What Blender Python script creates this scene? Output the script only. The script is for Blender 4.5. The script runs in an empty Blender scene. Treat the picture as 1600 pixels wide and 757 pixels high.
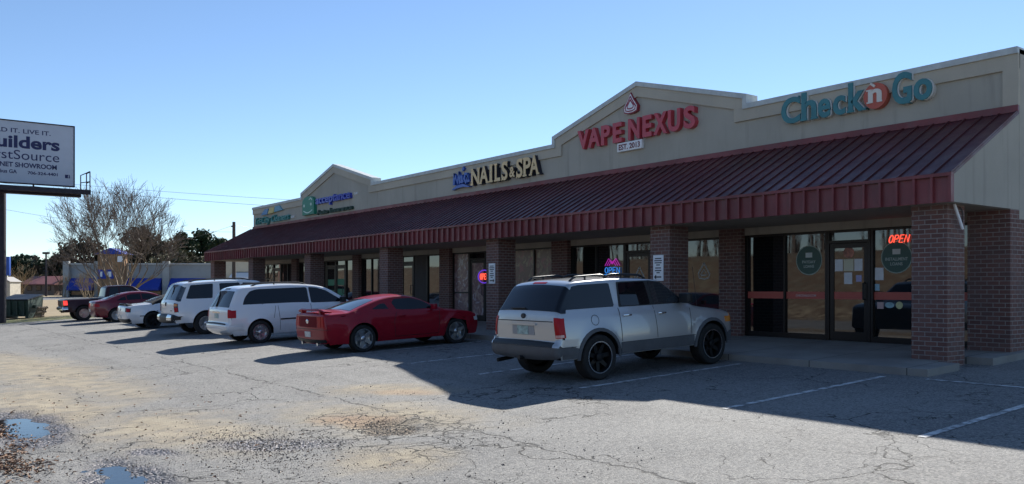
import bpy, bmesh, math, random
from mathutils import Vector, Matrix, noise as mnoise
random.seed(7)
R = math.radians
D = bpy.data
S = bpy.context.scene
COL = S.collection
# ------------------------------------------------------------------ camera, sky, sun, exposure
# world X = into the building (v), Y = along the building away from the camera (u), Z = up; the eye is at ZE
ZE = 1.9
F = 1330.0
cam = D.cameras.new('camera'); camo = D.objects.new('camera', cam); COL.objects.link(camo)
camo.location = (0, 0, ZE); camo.rotation_euler = (R(90), 0, -math.atan2(.6, .8))
cam.sensor_width = 36; cam.lens = 36*F/1600; cam.shift_y = 71.5/1600; cam.clip_end = 5000
S.camera = camo
SUN_EL, SUN_AZ = R(34.2), math.atan2(1.28, .72)
w = D.worlds.new('World'); S.world = w; w.use_nodes = True
nt = w.node_tree; bg = nt.nodes['Background']
sk = nt.nodes.new('ShaderNodeTexSky'); sk.sky_type = 'NISHITA'; sk.sun_disc = False
sk.sun_elevation = SUN_EL; sk.sun_rotation = SUN_AZ
sk.air_density = 0.95; sk.dust_density = 0.05; sk.ozone_density = 3.6; sk.altitude = 1000
nt.links.new(sk.outputs[0], bg.inputs[0]); bg.inputs[1].default_value = 0.087
sun = D.lights.new('sun', 'SUN'); sun.energy = 5.0; sun.angle = R(.5); sun.color = (1, .965, .90)
suno = D.objects.new('sun', sun); COL.objects.link(suno)
sd = Vector((math.sin(SUN_AZ)*math.cos(SUN_EL), math.cos(SUN_AZ)*math.cos(SUN_EL), math.sin(SUN_EL)))
suno.rotation_euler = sd.to_track_quat('Z', 'Y').to_euler(); suno.location = (40, 30, 40)
S.view_settings.view_transform = 'Standard'; S.view_settings.look = 'None'
S.view_settings.exposure = 0.85; S.view_settings.gamma = 1
S.view_settings.use_curve_mapping = False
S.render.engine = 'CYCLES'
try: S.cycles.use_denoising = True
except Exception: pass

# ------------------------------------------------------------------ helpers
def lerp(a, b, t): return a+(b-a)*t
def interp(tab, x):
    if x <= tab[0][0]: return tab[0][1]
    for (x0, y0), (x1, y1) in zip(tab, tab[1:]):
        if x <= x1: return lerp(y0, y1, (x-x0)/max(1e-9, x1-x0))
    return tab[-1][1]
def sm(t): t = max(0, min(1, t)); return t*t*(3-2*t)
def cw(Xc, Yc): return (.8*Xc+.6*Yc, -.6*Xc+.8*Yc)            # camera right/depth -> world ground point
def at(px, py, Y):                                             # a point of the place that stands Y metres deep
    x, y = cw((px-800)/F*Y, Y); return Vector((x, y, ZE+(450-py)*Y/F))

PUDDLES = [(1.62, 13.4, .34, 1.3, .05), (2.05, 9.1, .26, .85, .05)]
def g_eye(v, u):
    if v > 9: a = 1.42+.04*(13.4-v)
    elif v > 4: a = 1.596+.055*(9-v)
    else: a = 1.871+.02*max(0, 4-v) if v > -3 else 2.01
    a = max(a, 1.2)
    return a+.10*max(0, min(1, (u-15)/35))
def gz(v, u):
    z = ZE-g_eye(v, u)
    if v < -15: z += 5.2*sm((-15-v)/17)
    if -2 < v < 9 and 5 < u < 18:
        for (pv, pu, sv, su, d) in PUDDLES:
            z -= d*math.exp(-((v-pv)/sv)**2-((u-pu)/su)**2)
        # pothole at the edge of the lane
        q = ((v-5.3-.12*math.sin(u*9))/.36)**2+((u-9.75)/.62)**2
        z -= .07*math.exp(-q**2)
        z += .012*math.sin(v*2.1+u*.7)*math.sin(u*1.3)
        e = math.exp(-((v-1.7)/1.5)**2)+.7*math.exp(-q)
        z += e*(.020*mnoise.noise(Vector((v*2.6, u*2.6, 0)))+.014*mnoise.noise(Vector((v*8, u*5, 3)))+.008*mnoise.noise(Vector((v*17, u*12, 9))))
    return z

def setp(o, label=None, cat=None, group=None, kind=None):
    if label: o['label'] = label
    if cat: o['category'] = cat
    if group: o['group'] = group
    if kind: o['kind'] = kind
    return o
def thing(name, label, cat, loc=(0, 0, 0), rot=(0, 0, 0), group=None):
    o = D.objects.new(name, None); COL.objects.link(o); o.empty_display_size = .3
    o.location = loc; o.rotation_euler = rot
    return setp(o, label, cat, group)
def wloc(o):
    v = Vector((0, 0, 0))
    while o is not None: v += o.location; o = o.parent
    return v
def link_mesh(name, me, mat, parent=None, world=False, smooth=None):
    if world and parent is not None: me.transform(Matrix.Translation(-wloc(parent)))
    o = D.objects.new(name, me); COL.objects.link(o)
    if mat is not None:
        me.materials.clear(); me.materials.append(mat)
    if parent is not None: o.parent = parent
    if smooth:
        me.polygons.foreach_set('use_smooth', [True]*len(me.polygons))
        me.set_sharp_from_angle(angle=R(smooth))
    return o
class MB:
    def __init__(s): s.v = []; s.f = []
    def add(s, vs, fs):
        n = len(s.v); s.v += [tuple(p) for p in vs]; s.f += [tuple(i+n for i in f) for f in fs]; return s
    def box(s, a, b):
        x0, y0, z0 = a; x1, y1, z1 = b
        x0, x1 = sorted((x0, x1)); y0, y1 = sorted((y0, y1)); z0, z1 = sorted((z0, z1))
        return s.add([(x0,y0,z0),(x1,y0,z0),(x1,y1,z0),(x0,y1,z0),(x0,y0,z1),(x1,y0,z1),(x1,y1,z1),(x0,y1,z1)],
              [(0,3,2,1),(4,5,6,7),(0,1,5,4),(1,2,6,5),(2,3,7,6),(3,0,4,7)])
    def tube(s, pts, rad, n=8, cap=True):
        pts = [Vector(p) for p in pts]
        if not hasattr(rad, '__len__'): rad = [rad]*len(pts)
        base = len(s.v); up = None
        for i, p in enumerate(pts):
            t = (pts[min(i+1, len(pts)-1)]-pts[max(i-1, 0)])
            if t.length < 1e-9: t = Vector((0, 0, 1))
            t.normalize()
            if up is None: up = t.orthogonal().normalized()
            up = (up-t*up.dot(t))
            up = t.orthogonal().normalized() if up.length < 1e-4 else up.normalized()
            b = t.cross(up)
            for k in range(n):
                a = 2*math.pi*k/n
                s.v.append(tuple(p+(up*math.cos(a)+b*math.sin(a))*rad[i]))
        for i in range(len(pts)-1):
            for k in range(n):
                a = base+i*n+k; b2 = base+i*n+(k+1) % n
                s.f.append((a, b2, b2+n, a+n))
        if cap:
            s.f.append(tuple(base+k for k in reversed(range(n))))
            s.f.append(tuple(base+(len(pts)-1)*n+k for k in range(n)))
        return s
    def lathe(s, prof, n=32, axis='y', c=(0, 0, 0)):           # prof: (radius, axial)
        base = len(s.v)
        for (r, h) in prof:
            for k in range(n):
                a = 2*math.pi*k/n
                if axis == 'y': s.v.append((c[0]+r*math.cos(a), c[1]+h, c[2]+r*math.sin(a)))
                elif axis == 'z': s.v.append((c[0]+r*math.cos(a), c[1]+r*math.sin(a), c[2]+h))
                else: s.v.append((c[0]+h, c[1]+r*math.cos(a), c[2]+r*math.sin(a)))
        for i in range(len(prof)-1):
            for k in range(n):
                a = base+i*n+k; b = base+i*n+(k+1) % n
                s.f.append((a, a+n, b+n, b))
        return s
    def prism(s, poly, f, d):                                    # poly (a,b) mapped by f(a,b,depth) at depths 0 and d
        n = len(poly)
        s.add([f(a, b, 0) for a, b in poly]+[f(a, b, d) for a, b in poly],
              [tuple(range(n)), tuple(reversed(range(n, 2*n)))]+[(i, i+n, (i+1) % n+n, (i+1) % n) for i in range(n)])
        return s
    def mesh(s, fix=True):
        me = D.meshes.new('m'); me.from_pydata(s.v, [], s.f); me.update()
        if fix:
            bm = bmesh.new(); bm.from_mesh(me); bmesh.ops.recalc_face_normals(bm, faces=bm.faces); bm.to_mesh(me); bm.free()
        return me
    def build(s, name, mat, parent=None, world=True, smooth=None, bevel=0, fix=True):
        me = s.mesh(fix)
        if bevel:
            bm = bmesh.new(); bm.from_mesh(me)
            bmesh.ops.bevel(bm, geom=bm.edges[:], offset=bevel, segments=2, affect='EDGES', profile=.6); bm.to_mesh(me); bm.free()
            smooth = smooth or 35
        me.name = name
        return link_mesh(name, me, mat, parent, world, smooth)

# ------------------------------------------------------------------ materials
def nodes(name):
    m = D.materials.new(name); m.use_nodes = True
    return m, m.node_tree, m.node_tree.nodes['Principled BSDF']
class NG:                                                       # small node graph writer
    def __init__(s, t): s.t = t
    def n(s, typ, **k):
        o = s.t.nodes.new(typ)
        for a, b in k.items(): setattr(o, a, b)
        return o
    def put(s, i, v):
        if isinstance(v, bpy.types.NodeSocket): s.t.links.new(v, i)
        else: i.default_value = v
    def pos(s): return s.n('ShaderNodeNewGeometry').outputs['Position']
    def noise(s, v, sc, det=4, rough=.55, dist=0):
        o = s.n('ShaderNodeTexNoise'); s.put(o.inputs['Vector'], v)
        o.inputs['Scale'].default_value = sc; o.inputs['Detail'].default_value = det
        o.inputs['Roughness'].default_value = rough; o.inputs['Distortion'].default_value = dist
        return o.outputs['Fac']
    def math(s, op, a, b=0.0, c=None, clamp=False):
        o = s.n('ShaderNodeMath', operation=op, use_clamp=clamp); s.put(o.inputs[0], a); s.put(o.inputs[1], b)
        if c is not None: s.put(o.inputs[2], c)
        return o.outputs[0]
    def ramp(s, v, a, b, lo=0., hi=1.):
        o = s.n('ShaderNodeMapRange', interpolation_type='SMOOTHSTEP'); s.put(o.inputs[0], v)
        o.inputs[1].default_value = a; o.inputs[2].default_value = b; o.inputs[3].default_value = lo; o.inputs[4].default_value = hi
        return o.outputs[0]
    def mix(s, f, a, b, bt='MIX'):
        o = s.n('ShaderNodeMix', data_type='RGBA', blend_type=bt); s.put(o.inputs[0], f)
        for i, v in ((6, a), (7, b)):
            if isinstance(v, tuple): v = (*v, 1) if len(v) == 3 else v
            s.put(o.inputs[i], v)
        return o.outputs[2]
    def bump(s, h, st, dist=.02, nrm=None):
        o = s.n('ShaderNodeBump'); s.put(o.inputs['Height'], h); o.inputs['Strength'].default_value = st; o.inputs['Distance'].default_value = dist
        if nrm is not None: s.t.links.new(nrm, o.inputs['Normal'])
        return o.outputs[0]
    def sep(s, v):
        o = s.n('ShaderNodeSeparateXYZ'); s.put(o.inputs[0], v); return o.outputs
    def comb(s, x, y, z):
        o = s.n('ShaderNodeCombineXYZ')
        for i, q in enumerate((x, y, z)): s.put(o.inputs[i], q)
        return o.outputs[0]
def P(name, col, rough=.5, metal=0., coat=0., spec=.5, var=.0, vs=6., bump=0., bs=60., emit=None, es=0., ior=None, dirt=0.):
    m, t, b = nodes(name); g = NG(t)
    b.inputs['Roughness'].default_value = rough; b.inputs['Metallic'].default_value = metal
    b.inputs['Coat Weight'].default_value = coat; b.inputs['Coat Roughness'].default_value = .04
    b.inputs['Specular IOR Level'].default_value = spec
    if ior: b.inputs['IOR'].default_value = ior
    c = (*col, 1)
    if var or bump or dirt:
        tc = g.n('ShaderNodeTexCoord').outputs['Object']
        if var:
            f = g.ramp(g.noise(tc, vs, 5, .6), .3, .7)
            c = g.mix(f, tuple(x*(1-var) for x in col), tuple(min(1, x*(1+var)) for x in col))
        if dirt:                                                  # road film on the lower body, broken up by noise
            z = g.sep(tc)[2]
            f = g.math('MULTIPLY', g.ramp(g.math('ADD', z, g.math('MULTIPLY', g.noise(tc, 5), .35)), .35, .85, 1, 0), dirt)
            c = g.mix(f, c, (.20, .17, .13))
        if bump:
            t.links.new(g.bump(g.noise(tc, bs, 3), bump), b.inputs['Normal'])
    g.put(b.inputs['Base Color'], c)
    if emit:
        b.inputs['Emission Color'].default_value = (*emit, 1); b.inputs['Emission Strength'].default_value = es
    return m

M = {}
def brick_mat():
    m, t, b = nodes('brick'); g = NG(t)
    p = g.pos(); s = g.sep(p)
    v = g.comb(g.math('ADD', s[0], s[1]), s[2], 0.0)
    o = g.n('ShaderNodeTexBrick'); g.put(o.inputs['Vector'], v)
    o.inputs['Color1'].default_value = (.20, .085, .065, 1); o.inputs['Color2'].default_value = (.125, .055, .045, 1)
    o.inputs['Mortar'].default_value = (.32, .28, .25, 1); o.inputs['Scale'].default_value = 1
    o.inputs['Mortar Size'].default_value = .0075; o.inputs['Mortar Smooth'].default_value = .15; o.inputs['Bias'].default_value = 0
    o.inputs['Brick Width'].default_value = .213; o.inputs['Row Height'].default_value = .081
    n = g.noise(p, 2.2, 5)
    c = g.mix(g.ramp(n, .35, .7, 0, .45), o.outputs['Color'], (.16, .11, .10))
    c = g.mix(g.ramp(g.noise(p, 55, 3), .35, .75, 0, .35), c, (.10, .07, .06))
    g.put(b.inputs['Base Color'], c); b.inputs['Roughness'].default_value = .85
    t.links.new(g.bump(g.math('ADD', g.math('MULTIPLY', o.outputs['Fac'], -1), g.math('MULTIPLY', g.noise(p, 80), .4)), .5, .01), b.inputs['Normal'])
    return m
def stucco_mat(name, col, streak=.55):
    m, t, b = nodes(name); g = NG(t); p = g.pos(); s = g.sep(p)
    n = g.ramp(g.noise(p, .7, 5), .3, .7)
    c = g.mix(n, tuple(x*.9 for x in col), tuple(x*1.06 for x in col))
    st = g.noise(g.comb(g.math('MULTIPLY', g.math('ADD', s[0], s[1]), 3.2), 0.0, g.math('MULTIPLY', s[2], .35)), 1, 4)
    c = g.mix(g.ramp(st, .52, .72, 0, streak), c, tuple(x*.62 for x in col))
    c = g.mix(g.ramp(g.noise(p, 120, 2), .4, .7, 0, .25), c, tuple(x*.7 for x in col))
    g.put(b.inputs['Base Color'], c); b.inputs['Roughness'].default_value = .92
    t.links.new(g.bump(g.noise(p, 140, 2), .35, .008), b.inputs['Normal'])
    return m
def asphalt_mat():
    m, t, b = nodes('asphalt'); g = NG(t); p = g.pos(); s = g.sep(p); X, Y = s[0], s[1]
    def blob(cx, cy, rx, ry, rot=0.):                             # soft stain, warped by noise
        dx, dy = g.math('SUBTRACT', X, cx), g.math('SUBTRACT', Y, cy)
        ca, sa = math.cos(rot), math.sin(rot)
        a = g.math('ADD', g.math('MULTIPLY', dx, ca/rx), g.math('MULTIPLY', dy, sa/rx))
        c = g.math('ADD', g.math('MULTIPLY', dx, -sa/ry), g.math('MULTIPLY', dy, ca/ry))
        d = g.math('SQRT', g.math('ADD', g.math('MULTIPLY', a, a), g.math('MULTIPLY', c, c)))
        return g.math('ADD', d, g.math('MULTIPLY', g.math('SUBTRACT', wob, .5), 1.5))
    wob = g.noise(p, .9, 6, .62)
    wob2 = g.noise(p, 2.6, 6, .65)
    big = g.noise(p, .22, 5)
    c = g.mix(g.ramp(big, .35, .65), (.16, .159, .156), (.215, .212, .203))
    c = g.mix(g.ramp(g.noise(p, 1.3, 6, .65), .45, .75, 0, .55), c, (.115, .113, .11))
    # aggregate: stones worn pale out of the binder
    vo = g.n('ShaderNodeTexVoronoi', feature='F1'); g.put(vo.inputs['Vector'], p); vo.inputs['Scale'].default_value = 46
    vcol = g.sep(vo.outputs['Color'])[0]
    tr = g.noise(g.comb(g.math('MULTIPLY', X, 1.5), g.math('MULTIPLY', Y, .10), 0.), 1, 5, .6)
    c = g.mix(g.ramp(tr, .50, .68, 0, .5), c, (.10, .098, .096))
    pt = g.noise(g.comb(X, Y, 4.0), .55, 2, .4)
    c = g.mix(g.ramp(pt, .60, .62, 0, .35), c, (.105, .103, .10))
    c = g.mix(g.ramp(vcol, .50, .9, 0, .6), c, (.33, .315, .285))
    c = g.mix(g.ramp(vcol, .34, .05, 0, .6), c, (.05, .049, .048))
    fine = g.noise(p, 160, 3, .7)
    c = g.mix(g.ramp(fine, .42, .62, .0, .45), c, (.30, .285, .26))
    # tan silt washed over the lane
    dirt = None
    for args in ((3.0, 22, 1.5, 9, 0.05), (3.2, 11.8, 1.3, 2.6, .25), (5.6, 10.6, 1.3, 2.2, .45), (2.3, 15.6, 1.0, 4.5, 0), (6.9, 12.7, .8, 1.4, .5), (4.4, 8.2, .8, .9, .3)):
        f = g.ramp(blob(*args), 1.15, .25)
        dirt = f if dirt is None else g.math('MAXIMUM', dirt, f)
    dirt = g.math('MULTIPLY', dirt, g.ramp(wob2, .25, .55, .4, 1.))
    c = g.mix(g.math('MULTIPLY', dirt, .8), c, g.mix(g.ramp(wob2, .35, .65), (.26, .21, .14), (.38, .32, .22)))
    c = g.mix(g.math('MULTIPLY', g.ramp(blob(5.25, 10.6, .55, .9, .6), 1.0, .2), .55), c, (.33, .20, .115))
    c = g.mix(g.math('MULTIPLY', g.ramp(blob(6.9, 12.2, .35, .9, .6), 1.0, .2), .5), c, (.33, .215, .13))
    # stripped, damp, coarse patches
    wet = g.ramp(blob(3.75, 9.9, .42, 1.0, .8), 1.05, .45)
    wet = g.math('MAXIMUM', wet, g.ramp(blob(2.6, 10.3, .25, .5, .5), 1.0, .4))
    for (pv, pu, sv, su, dd) in PUDDLES: wet = g.math('MAXIMUM', wet, g.ramp(blob(pv, pu, sv*1.9, su*1.5), 1.15, .6))
    vo2 = g.n('ShaderNodeTexVoronoi', feature='F1'); g.put(vo2.inputs['Vector'], p); vo2.inputs['Scale'].default_value = 30
    stone = g.ramp(g.sep(vo2.outputs['Color'])[1], .55, .9)
    c = g.mix(g.math('MULTIPLY', wet, .9), c, g.mix(stone, (.045, .042, .048), (.27, .235, .225)))
    # pothole
    hole = g.ramp(blob(5.3, 9.75, .36, .62), 1.0, .55)
    c = g.mix(g.math('MULTIPLY', hole, .8), c, g.mix(g.ramp(g.noise(p, 26, 3), .45, .6), (.05, .04, .033), (.30, .23, .16)))
    # cracks
    warp = g.n('ShaderNodeVectorMath', operation='ADD'); g.put(warp.inputs[0], p)
    nz = g.n('ShaderNodeTexNoise'); g.put(nz.inputs['Vector'], p); nz.inputs['Scale'].default_value = 1.4; nz.inputs['Detail'].default_value = 6
    sc = g.n('ShaderNodeVectorMath', operation='SCALE'); t.links.new(nz.outputs['Color'], sc.inputs[0]); sc.inputs['Scale'].default_value = 1.1
    t.links.new(sc.outputs[0], warp.inputs[1])
    def crack(scale, wdt, lo, hi, seed):
        e = g.n('ShaderNodeTexVoronoi', feature='DISTANCE_TO_EDGE'); g.put(e.inputs['Vector'], warp.outputs[0]); e.inputs['Scale'].default_value = scale
        msk = g.ramp(g.noise(g.comb(g.math('ADD', X, seed), Y, 0.), .33, 3), lo, hi)
        return g.math('MULTIPLY', g.ramp(e.outputs['Distance'], wdt, wdt*.3), msk)
    cr = g.math('MAXIMUM', crack(.33, .0055, .42, .55, 3.), crack(1.1, .010, .52, .6, 17.))
    near = g.ramp(blob(5.2, 9.6, 1.1, 1.9), 1.15, .7)
    e3 = g.n('ShaderNodeTexVoronoi', feature='DISTANCE_TO_EDGE'); g.put(e3.inputs['Vector'], warp.outputs[0]); e3.inputs['Scale'].default_value = 3.2
    cr = g.math('MAXIMUM', cr, g.math('MULTIPLY', g.ramp(e3.outputs['Distance'], .05, .015), near))
    # paving joint that runs along the lot
    jn = g.math('ABSOLUTE', g.math('SUBTRACT', g.math('SUBTRACT', X, 5.9), g.math('MULTIPLY', g.math('SUBTRACT', wob2, .5), .5)))
    cr = g.math('MAXIMUM', cr, g.math('MULTIPLY', g.ramp(jn, .03, .01), g.ramp(wob, .4, .5, .1, .8)))
    c = g.mix(g.math('MULTIPLY', cr, .88), c, (.022, .02, .018))
    # oil drips in the stalls
    c = g.mix(g.math('MULTIPLY', g.ramp(g.noise(p, 1.9, 3), .66, .74), g.math('MULTIPLY', g.ramp(X, 8.5, 9.5), .6)), c, (.05, .05, .052))
    g.put(b.inputs['Base Color'], c)
    g.put(b.inputs['Roughness'], g.mix(wet, (.88, .88, .88), (.45, .45, .45)))
    b.inputs['Specular IOR Level'].default_value = .35
    h = g.math('ADD', g.math('MULTIPLY', vo.outputs['Distance'], -.8), g.math('MULTIPLY', fine, .5))
    h = g.math('ADD', h, g.math('MULTIPLY', cr, -1.5))
    h = g.math('ADD', h, g.math('MULTIPLY', g.math('MULTIPLY', g.math('MAXIMUM', wet, hole), vo2.outputs['Distance']), -2.5))
    t.links.new(g.bump(h, .8, .012), b.inputs['Normal'])
    return m
def grass_mat():
    m, t, b = nodes('dry_grass'); g = NG(t); p = g.pos(); s = g.sep(p)
    c = g.mix(g.ramp(g.noise(p, .25, 6), .35, .65), (.20, .162, .105), (.27, .22, .145))
    c = g.mix(g.ramp(g.noise(p, 3, 6, .7), .4, .7, 0, .6), c, (.12, .095, .06))
    c = g.mix(g.math('MULTIPLY', g.ramp(s[1], 45, 60), .5), c, (.34, .255, .14))
    gr = g.math('MULTIPLY', g.ramp(g.math('ADD', s[1], g.math('MULTIPLY', g.noise(p, .8), 4)), 61, 57), g.ramp(s[1], 40, 50))
    c = g.mix(g.math('MULTIPLY', gr, g.ramp(g.noise(p, 2.2), .3, .6, .3, .9)), c, (.13, .15, .04))
    c = g.mix(g.ramp(g.math('ADD', s[0], g.math('MULTIPLY', g.noise(p, .5), 5)), -14, -19, 0, .9), c, g.mix(g.ramp(g.noise(p, 2, 6), .35, .65), (.075, .060, .042), (.15, .122, .085)))
    verge = g.ramp(s[0], 2.5, .3)
    c = g.mix(g.math('MULTIPLY', verge, g.ramp(g.noise(p, 1.4), .35, .6)), c, (.10, .065, .04))
    g.put(b.inputs['Base Color'], c); b.inputs['Roughness'].default_value = .95
    t.links.new(g.bump(g.noise(p, 26, 5), .7, .03), b.inputs['Normal'])
    return m
def concrete_mat():
    m, t, b = nodes('concrete'); g = NG(t); p = g.pos(); s = g.sep(p)
    c = g.mix(g.ramp(g.noise(p, 1.2, 6), .3, .7), (.22, .205, .185), (.30, .285, .255))
    c = g.mix(g.ramp(g.noise(p, 60, 2), .45, .7, 0, .4), c, (.22, .2, .18))
    jt = g.math('PINGPONG', s[1], .9)
    c = g.mix(g.ramp(jt, .014, .004), c, (.07, .065, .06))
    g.put(b.inputs['Base Color'], c); b.inputs['Roughness'].default_value = .9
    t.links.new(g.bump(g.noise(p, 90), .3, .006), b.inputs['Normal']); return m
def paint_line_mat():
    m, t, b = nodes('worn_paint'); g = NG(t); p = g.pos()
    n = g.noise(p, 7, 6, .7)
    c = g.mix(g.ramp(n, .36, .60), (.17, .168, .162), (.62, .62, .60))
    g.put(b.inputs['Base Color'], c); b.inputs['Roughness'].default_value = .8; return m
def metal_roof_mat(name, col):
    m, t, b = nodes(name); g = NG(t); p = g.pos()
    c = g.mix(g.ramp(g.noise(p, .9, 5), .3, .7), tuple(x*.75 for x in col), tuple(x*1.12 for x in col))
    q = g.sep(p); st = g.noise(g.comb(g.math('MULTIPLY', q[1], 5), g.math('MULTIPLY', q[2], .6), 0.), 1, 4, .6)
    c = g.mix(g.ramp(st, .5, .75, 0, .5), c, tuple(x*.5+.04 for x in col))
    b.inputs['Coat Weight'].default_value = 0
    t.links.new(g.bump(g.noise(p, 1.6, 2), .12, .05), b.inputs['Normal'])
    g.put(b.inputs['Base Color'], c); b.inputs['Roughness'].default_value = .42; b.inputs['Specular IOR Level'].default_value = .5
    g.put(b.inputs['Roughness'], g.ramp(g.noise(p, 2.5, 4), .3, .7, .34, .55)); return m
def glass_mat(name, col, ior=1.9, rough=.015):
    m, t, b = nodes(name); g = NG(t); p = g.pos()
    b.inputs['Base Color'].default_value = (*col, 1); b.inputs['IOR'].default_value = ior
    g.put(b.inputs['Roughness'], g.ramp(g.noise(p, 6, 3), .4, .8, rough, rough+.05))
    t.links.new(g.bump(g.noise(p, 1.1, 1), .02, .05), b.inputs['Normal']); return m
def car_paint(name, col, metal=0., rough=.3, dirt=.5):
    return P(name, col, rough, metal, 1., .5, dirt=dirt)
def poster_mat(name, a, b_, c_, sc=3.):
    m, t, b = nodes(name); g = NG(t); p = g.n('ShaderNodeTexCoord').outputs['Object']
    n = g.noise(p, sc, 5, .6, 1.5)
    c = g.mix(g.ramp(n, .38, .52), a, b_); c = g.mix(g.ramp(g.noise(p, sc*.7, 3, .5, 2), .55, .68), c, c_)
    g.put(b.inputs['Base Color'], c); b.inputs['Roughness'].default_value = .25; return m
M['brick'] = brick_mat()
M['stucco'] = stucco_mat('stucco', (.43, .40, .335)); M['trim'] = stucco_mat('stucco_trim', (.50, .45, .36), .15)
M['coping'] = P('coping_metal', (.50, .52, .50), .45, .0, var=.1)
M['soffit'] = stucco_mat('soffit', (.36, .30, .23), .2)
M['asphalt'] = asphalt_mat(); M['grass'] = grass_mat(); M['concrete'] = concrete_mat(); M['line'] = paint_line_mat()
M['road'] = P('road_asphalt', (.13, .13, .13), .9, var=.2, vs=.4)
M['redroof'] = metal_roof_mat('maroon_metal', (.108, .026, .027)); M['redfascia'] = metal_roof_mat('maroon_fascia', (.20, .042, .046))
M['frame'] = P('bronze_frame', (.018, .015, .014), .35, .3)
M['glass'] = glass_mat('storefront_glass', (.008, .010, .011), 1.95)
M['carglass'] = glass_mat('car_glass', (.006, .007, .010), 1.5, .01)
M['clearglass'] = glass_mat('lighter_car_glass', (.03, .036, .042), 1.9, .01)
M['black'] = P('black_plastic', (.012, .012, .013), .5); M['rubber'] = P('tyre_rubber', (.013, .013, .013), .8, var=.3, vs=20)
M['grey'] = P('grey_cladding', (.085, .088, .094), .6, var=.1); M['chrome'] = P('chrome', (.75, .76, .78), .12, 1.)
M['alloy'] = P('alloy', (.55, .56, .57), .28, 1.); M['darkalloy'] = P('black_alloy', (.004, .004, .005), .6, 0, .05, .3)
M['silver'] = car_paint('silver_paint', (.46, .47, .475), .55, .34, .25); M['white'] = car_paint('white_paint', (.76, .77, .78), 0, .3, .35)
M['red'] = P('red_paint', (.29, .006, .018), .35, 0, .4, .2); M['maroon'] = P('maroon_paint', (.17, .007, .018), .3, .05, .6, .3)
M['darkred'] = P('dark_maroon_paint', (.030, .005, .008), .4, 0, .25, .25)
M['tail'] = P('tail_lamp_red', (.40, .004, .010), .3, 0, .1, .2); M['amber'] = P('amber_lens', (.65, .22, .02), .15, 0, 1.)
M['lens'] = P('clear_lens', (.6, .62, .62), .1, 0, 1.); M['plate'] = P('plate_blue_green', (.30, .42, .40), .4, var=.35, vs=14)
M['plate2'] = P('plate_white', (.62, .62, .58), .4, var=.2, vs=18); M['softtop'] = P('black_canvas', (.010, .010, .011), .85, bump=.3, bs=200)
M['whitep'] = P('white_sign_face', (.80, .80, .80), .45, var=.04); M['darkp'] = P('sign_ink', (.02, .02, .025), .5)
M['navy'] = P('navy_ink', (.008, .011, .085), .45)

# ------------------------------------------------------------------ ground, lot, roads
def lines(spec):
    out = [spec[0][0]]
    for (a, b, st) in spec:
        n = max(1, round((b-a)/st))
        out += [a+(b-a)*i/n for i in range(1, n+1)]
    return out
XS = lines([(-1500, -200, 260), (-200, -60, 28), (-60, -34, 6), (-34, -14, 1), (-14, -3.5, 1.5), (-3.5, .6, .35), (.6, 8.4, .09), (8.4, 13.6, .2), (13.6, 34, 4), (34, 200, 20), (200, 2200, 250)])
YS = lines([(-1500, -200, 260), (-200, -20, 20), (-20, 3, 2), (3, 5, .4), (5, 15, .09), (15, 30, .3), (30, 52, 1), (52, 60, 1), (60, 112, 6), (112, 135, 5.75), (135, 300, 20), (300, 2600, 300)])
def region(x, y):
    if .6 < x and -20 < y < 52 and x < 200: return 'parking_lot'
    if 112 < y < 135 and -3.5 < x: return 'cross_street'
    if -14 < x < -3.5: return 'front_street'
    return 'ground'
regs = {}
H = [[gz(x, y) for y in YS] for x in XS]
for i in range(len(XS)-1):
    for j in range(len(YS)-1):
        r = region((XS[i]+XS[i+1])/2, (YS[j]+YS[j+1])/2)
        regs.setdefault(r, []).append((i, j))
ny = len(YS)
for r, cells in regs.items():
    idx = {}; V = []; Fc = []
    for (i, j) in cells:
        f = []
        for (a, b) in ((i, j), (i+1, j), (i+1, j+1), (i, j+1)):
            k = a*ny+b
            if k not in idx: idx[k] = len(V); V.append((XS[a], YS[b], H[a][b]))
            f.append(idx[k])
        Fc.append(tuple(f))
    me = D.meshes.new(r); me.from_pydata(V, [], Fc); me.update()
    mat = {'parking_lot': M['asphalt'], 'ground': M['grass']}.get(r, M['road'])
    setp(link_mesh(r, me, mat, smooth=80), kind='structure')

def strip_line(name, x0, y0, x1, y1, wd, label, group, tee=None):
    mb = MB()
    n = max(2, int(math.hypot(x1-x0, y1-y0)/.25)); d = Vector((x1-x0, y1-y0)).normalized(); nn = Vector((-d.y, d.x))*wd/2
    vs = []; fs = []
    for i in range(n+1):
        t = i/n; cx, cy = lerp(x0, x1, t), lerp(y0, y1, t)
        for s in (-1, 1):
            a, b = cx+nn.x*s, cy+nn.y*s
            vs.append((a, b, gz(a, b)+.006))
    for i in range(n): fs.append((2*i, 2*i+2, 2*i+3, 2*i+1))
    mb.add(vs, fs); return mb
pl = MB()
for u in (4.7, 7.35, 10.2, 13.0, 15.7, 18.75, 21.6, 24.2, 27.1, 29.8, 32.6, 35.4, 38.2, 41.0, 43.8, 46.6, 49.4):
    m_ = strip_line('l', 8.95, u-.05, 13.05, u+.05, .10, '', '')
    pl.add(m_.v, m_.f)
for (a, b, c, d) in ((13.15, 6.75, 13.15, -6),):
    m_ = strip_line('l', a, b, c, d, .10, '', ''); pl.add(m_.v, m_.f)
setp(pl.build('parking_stripes', M['line'], fix=False), kind='structure')

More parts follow.
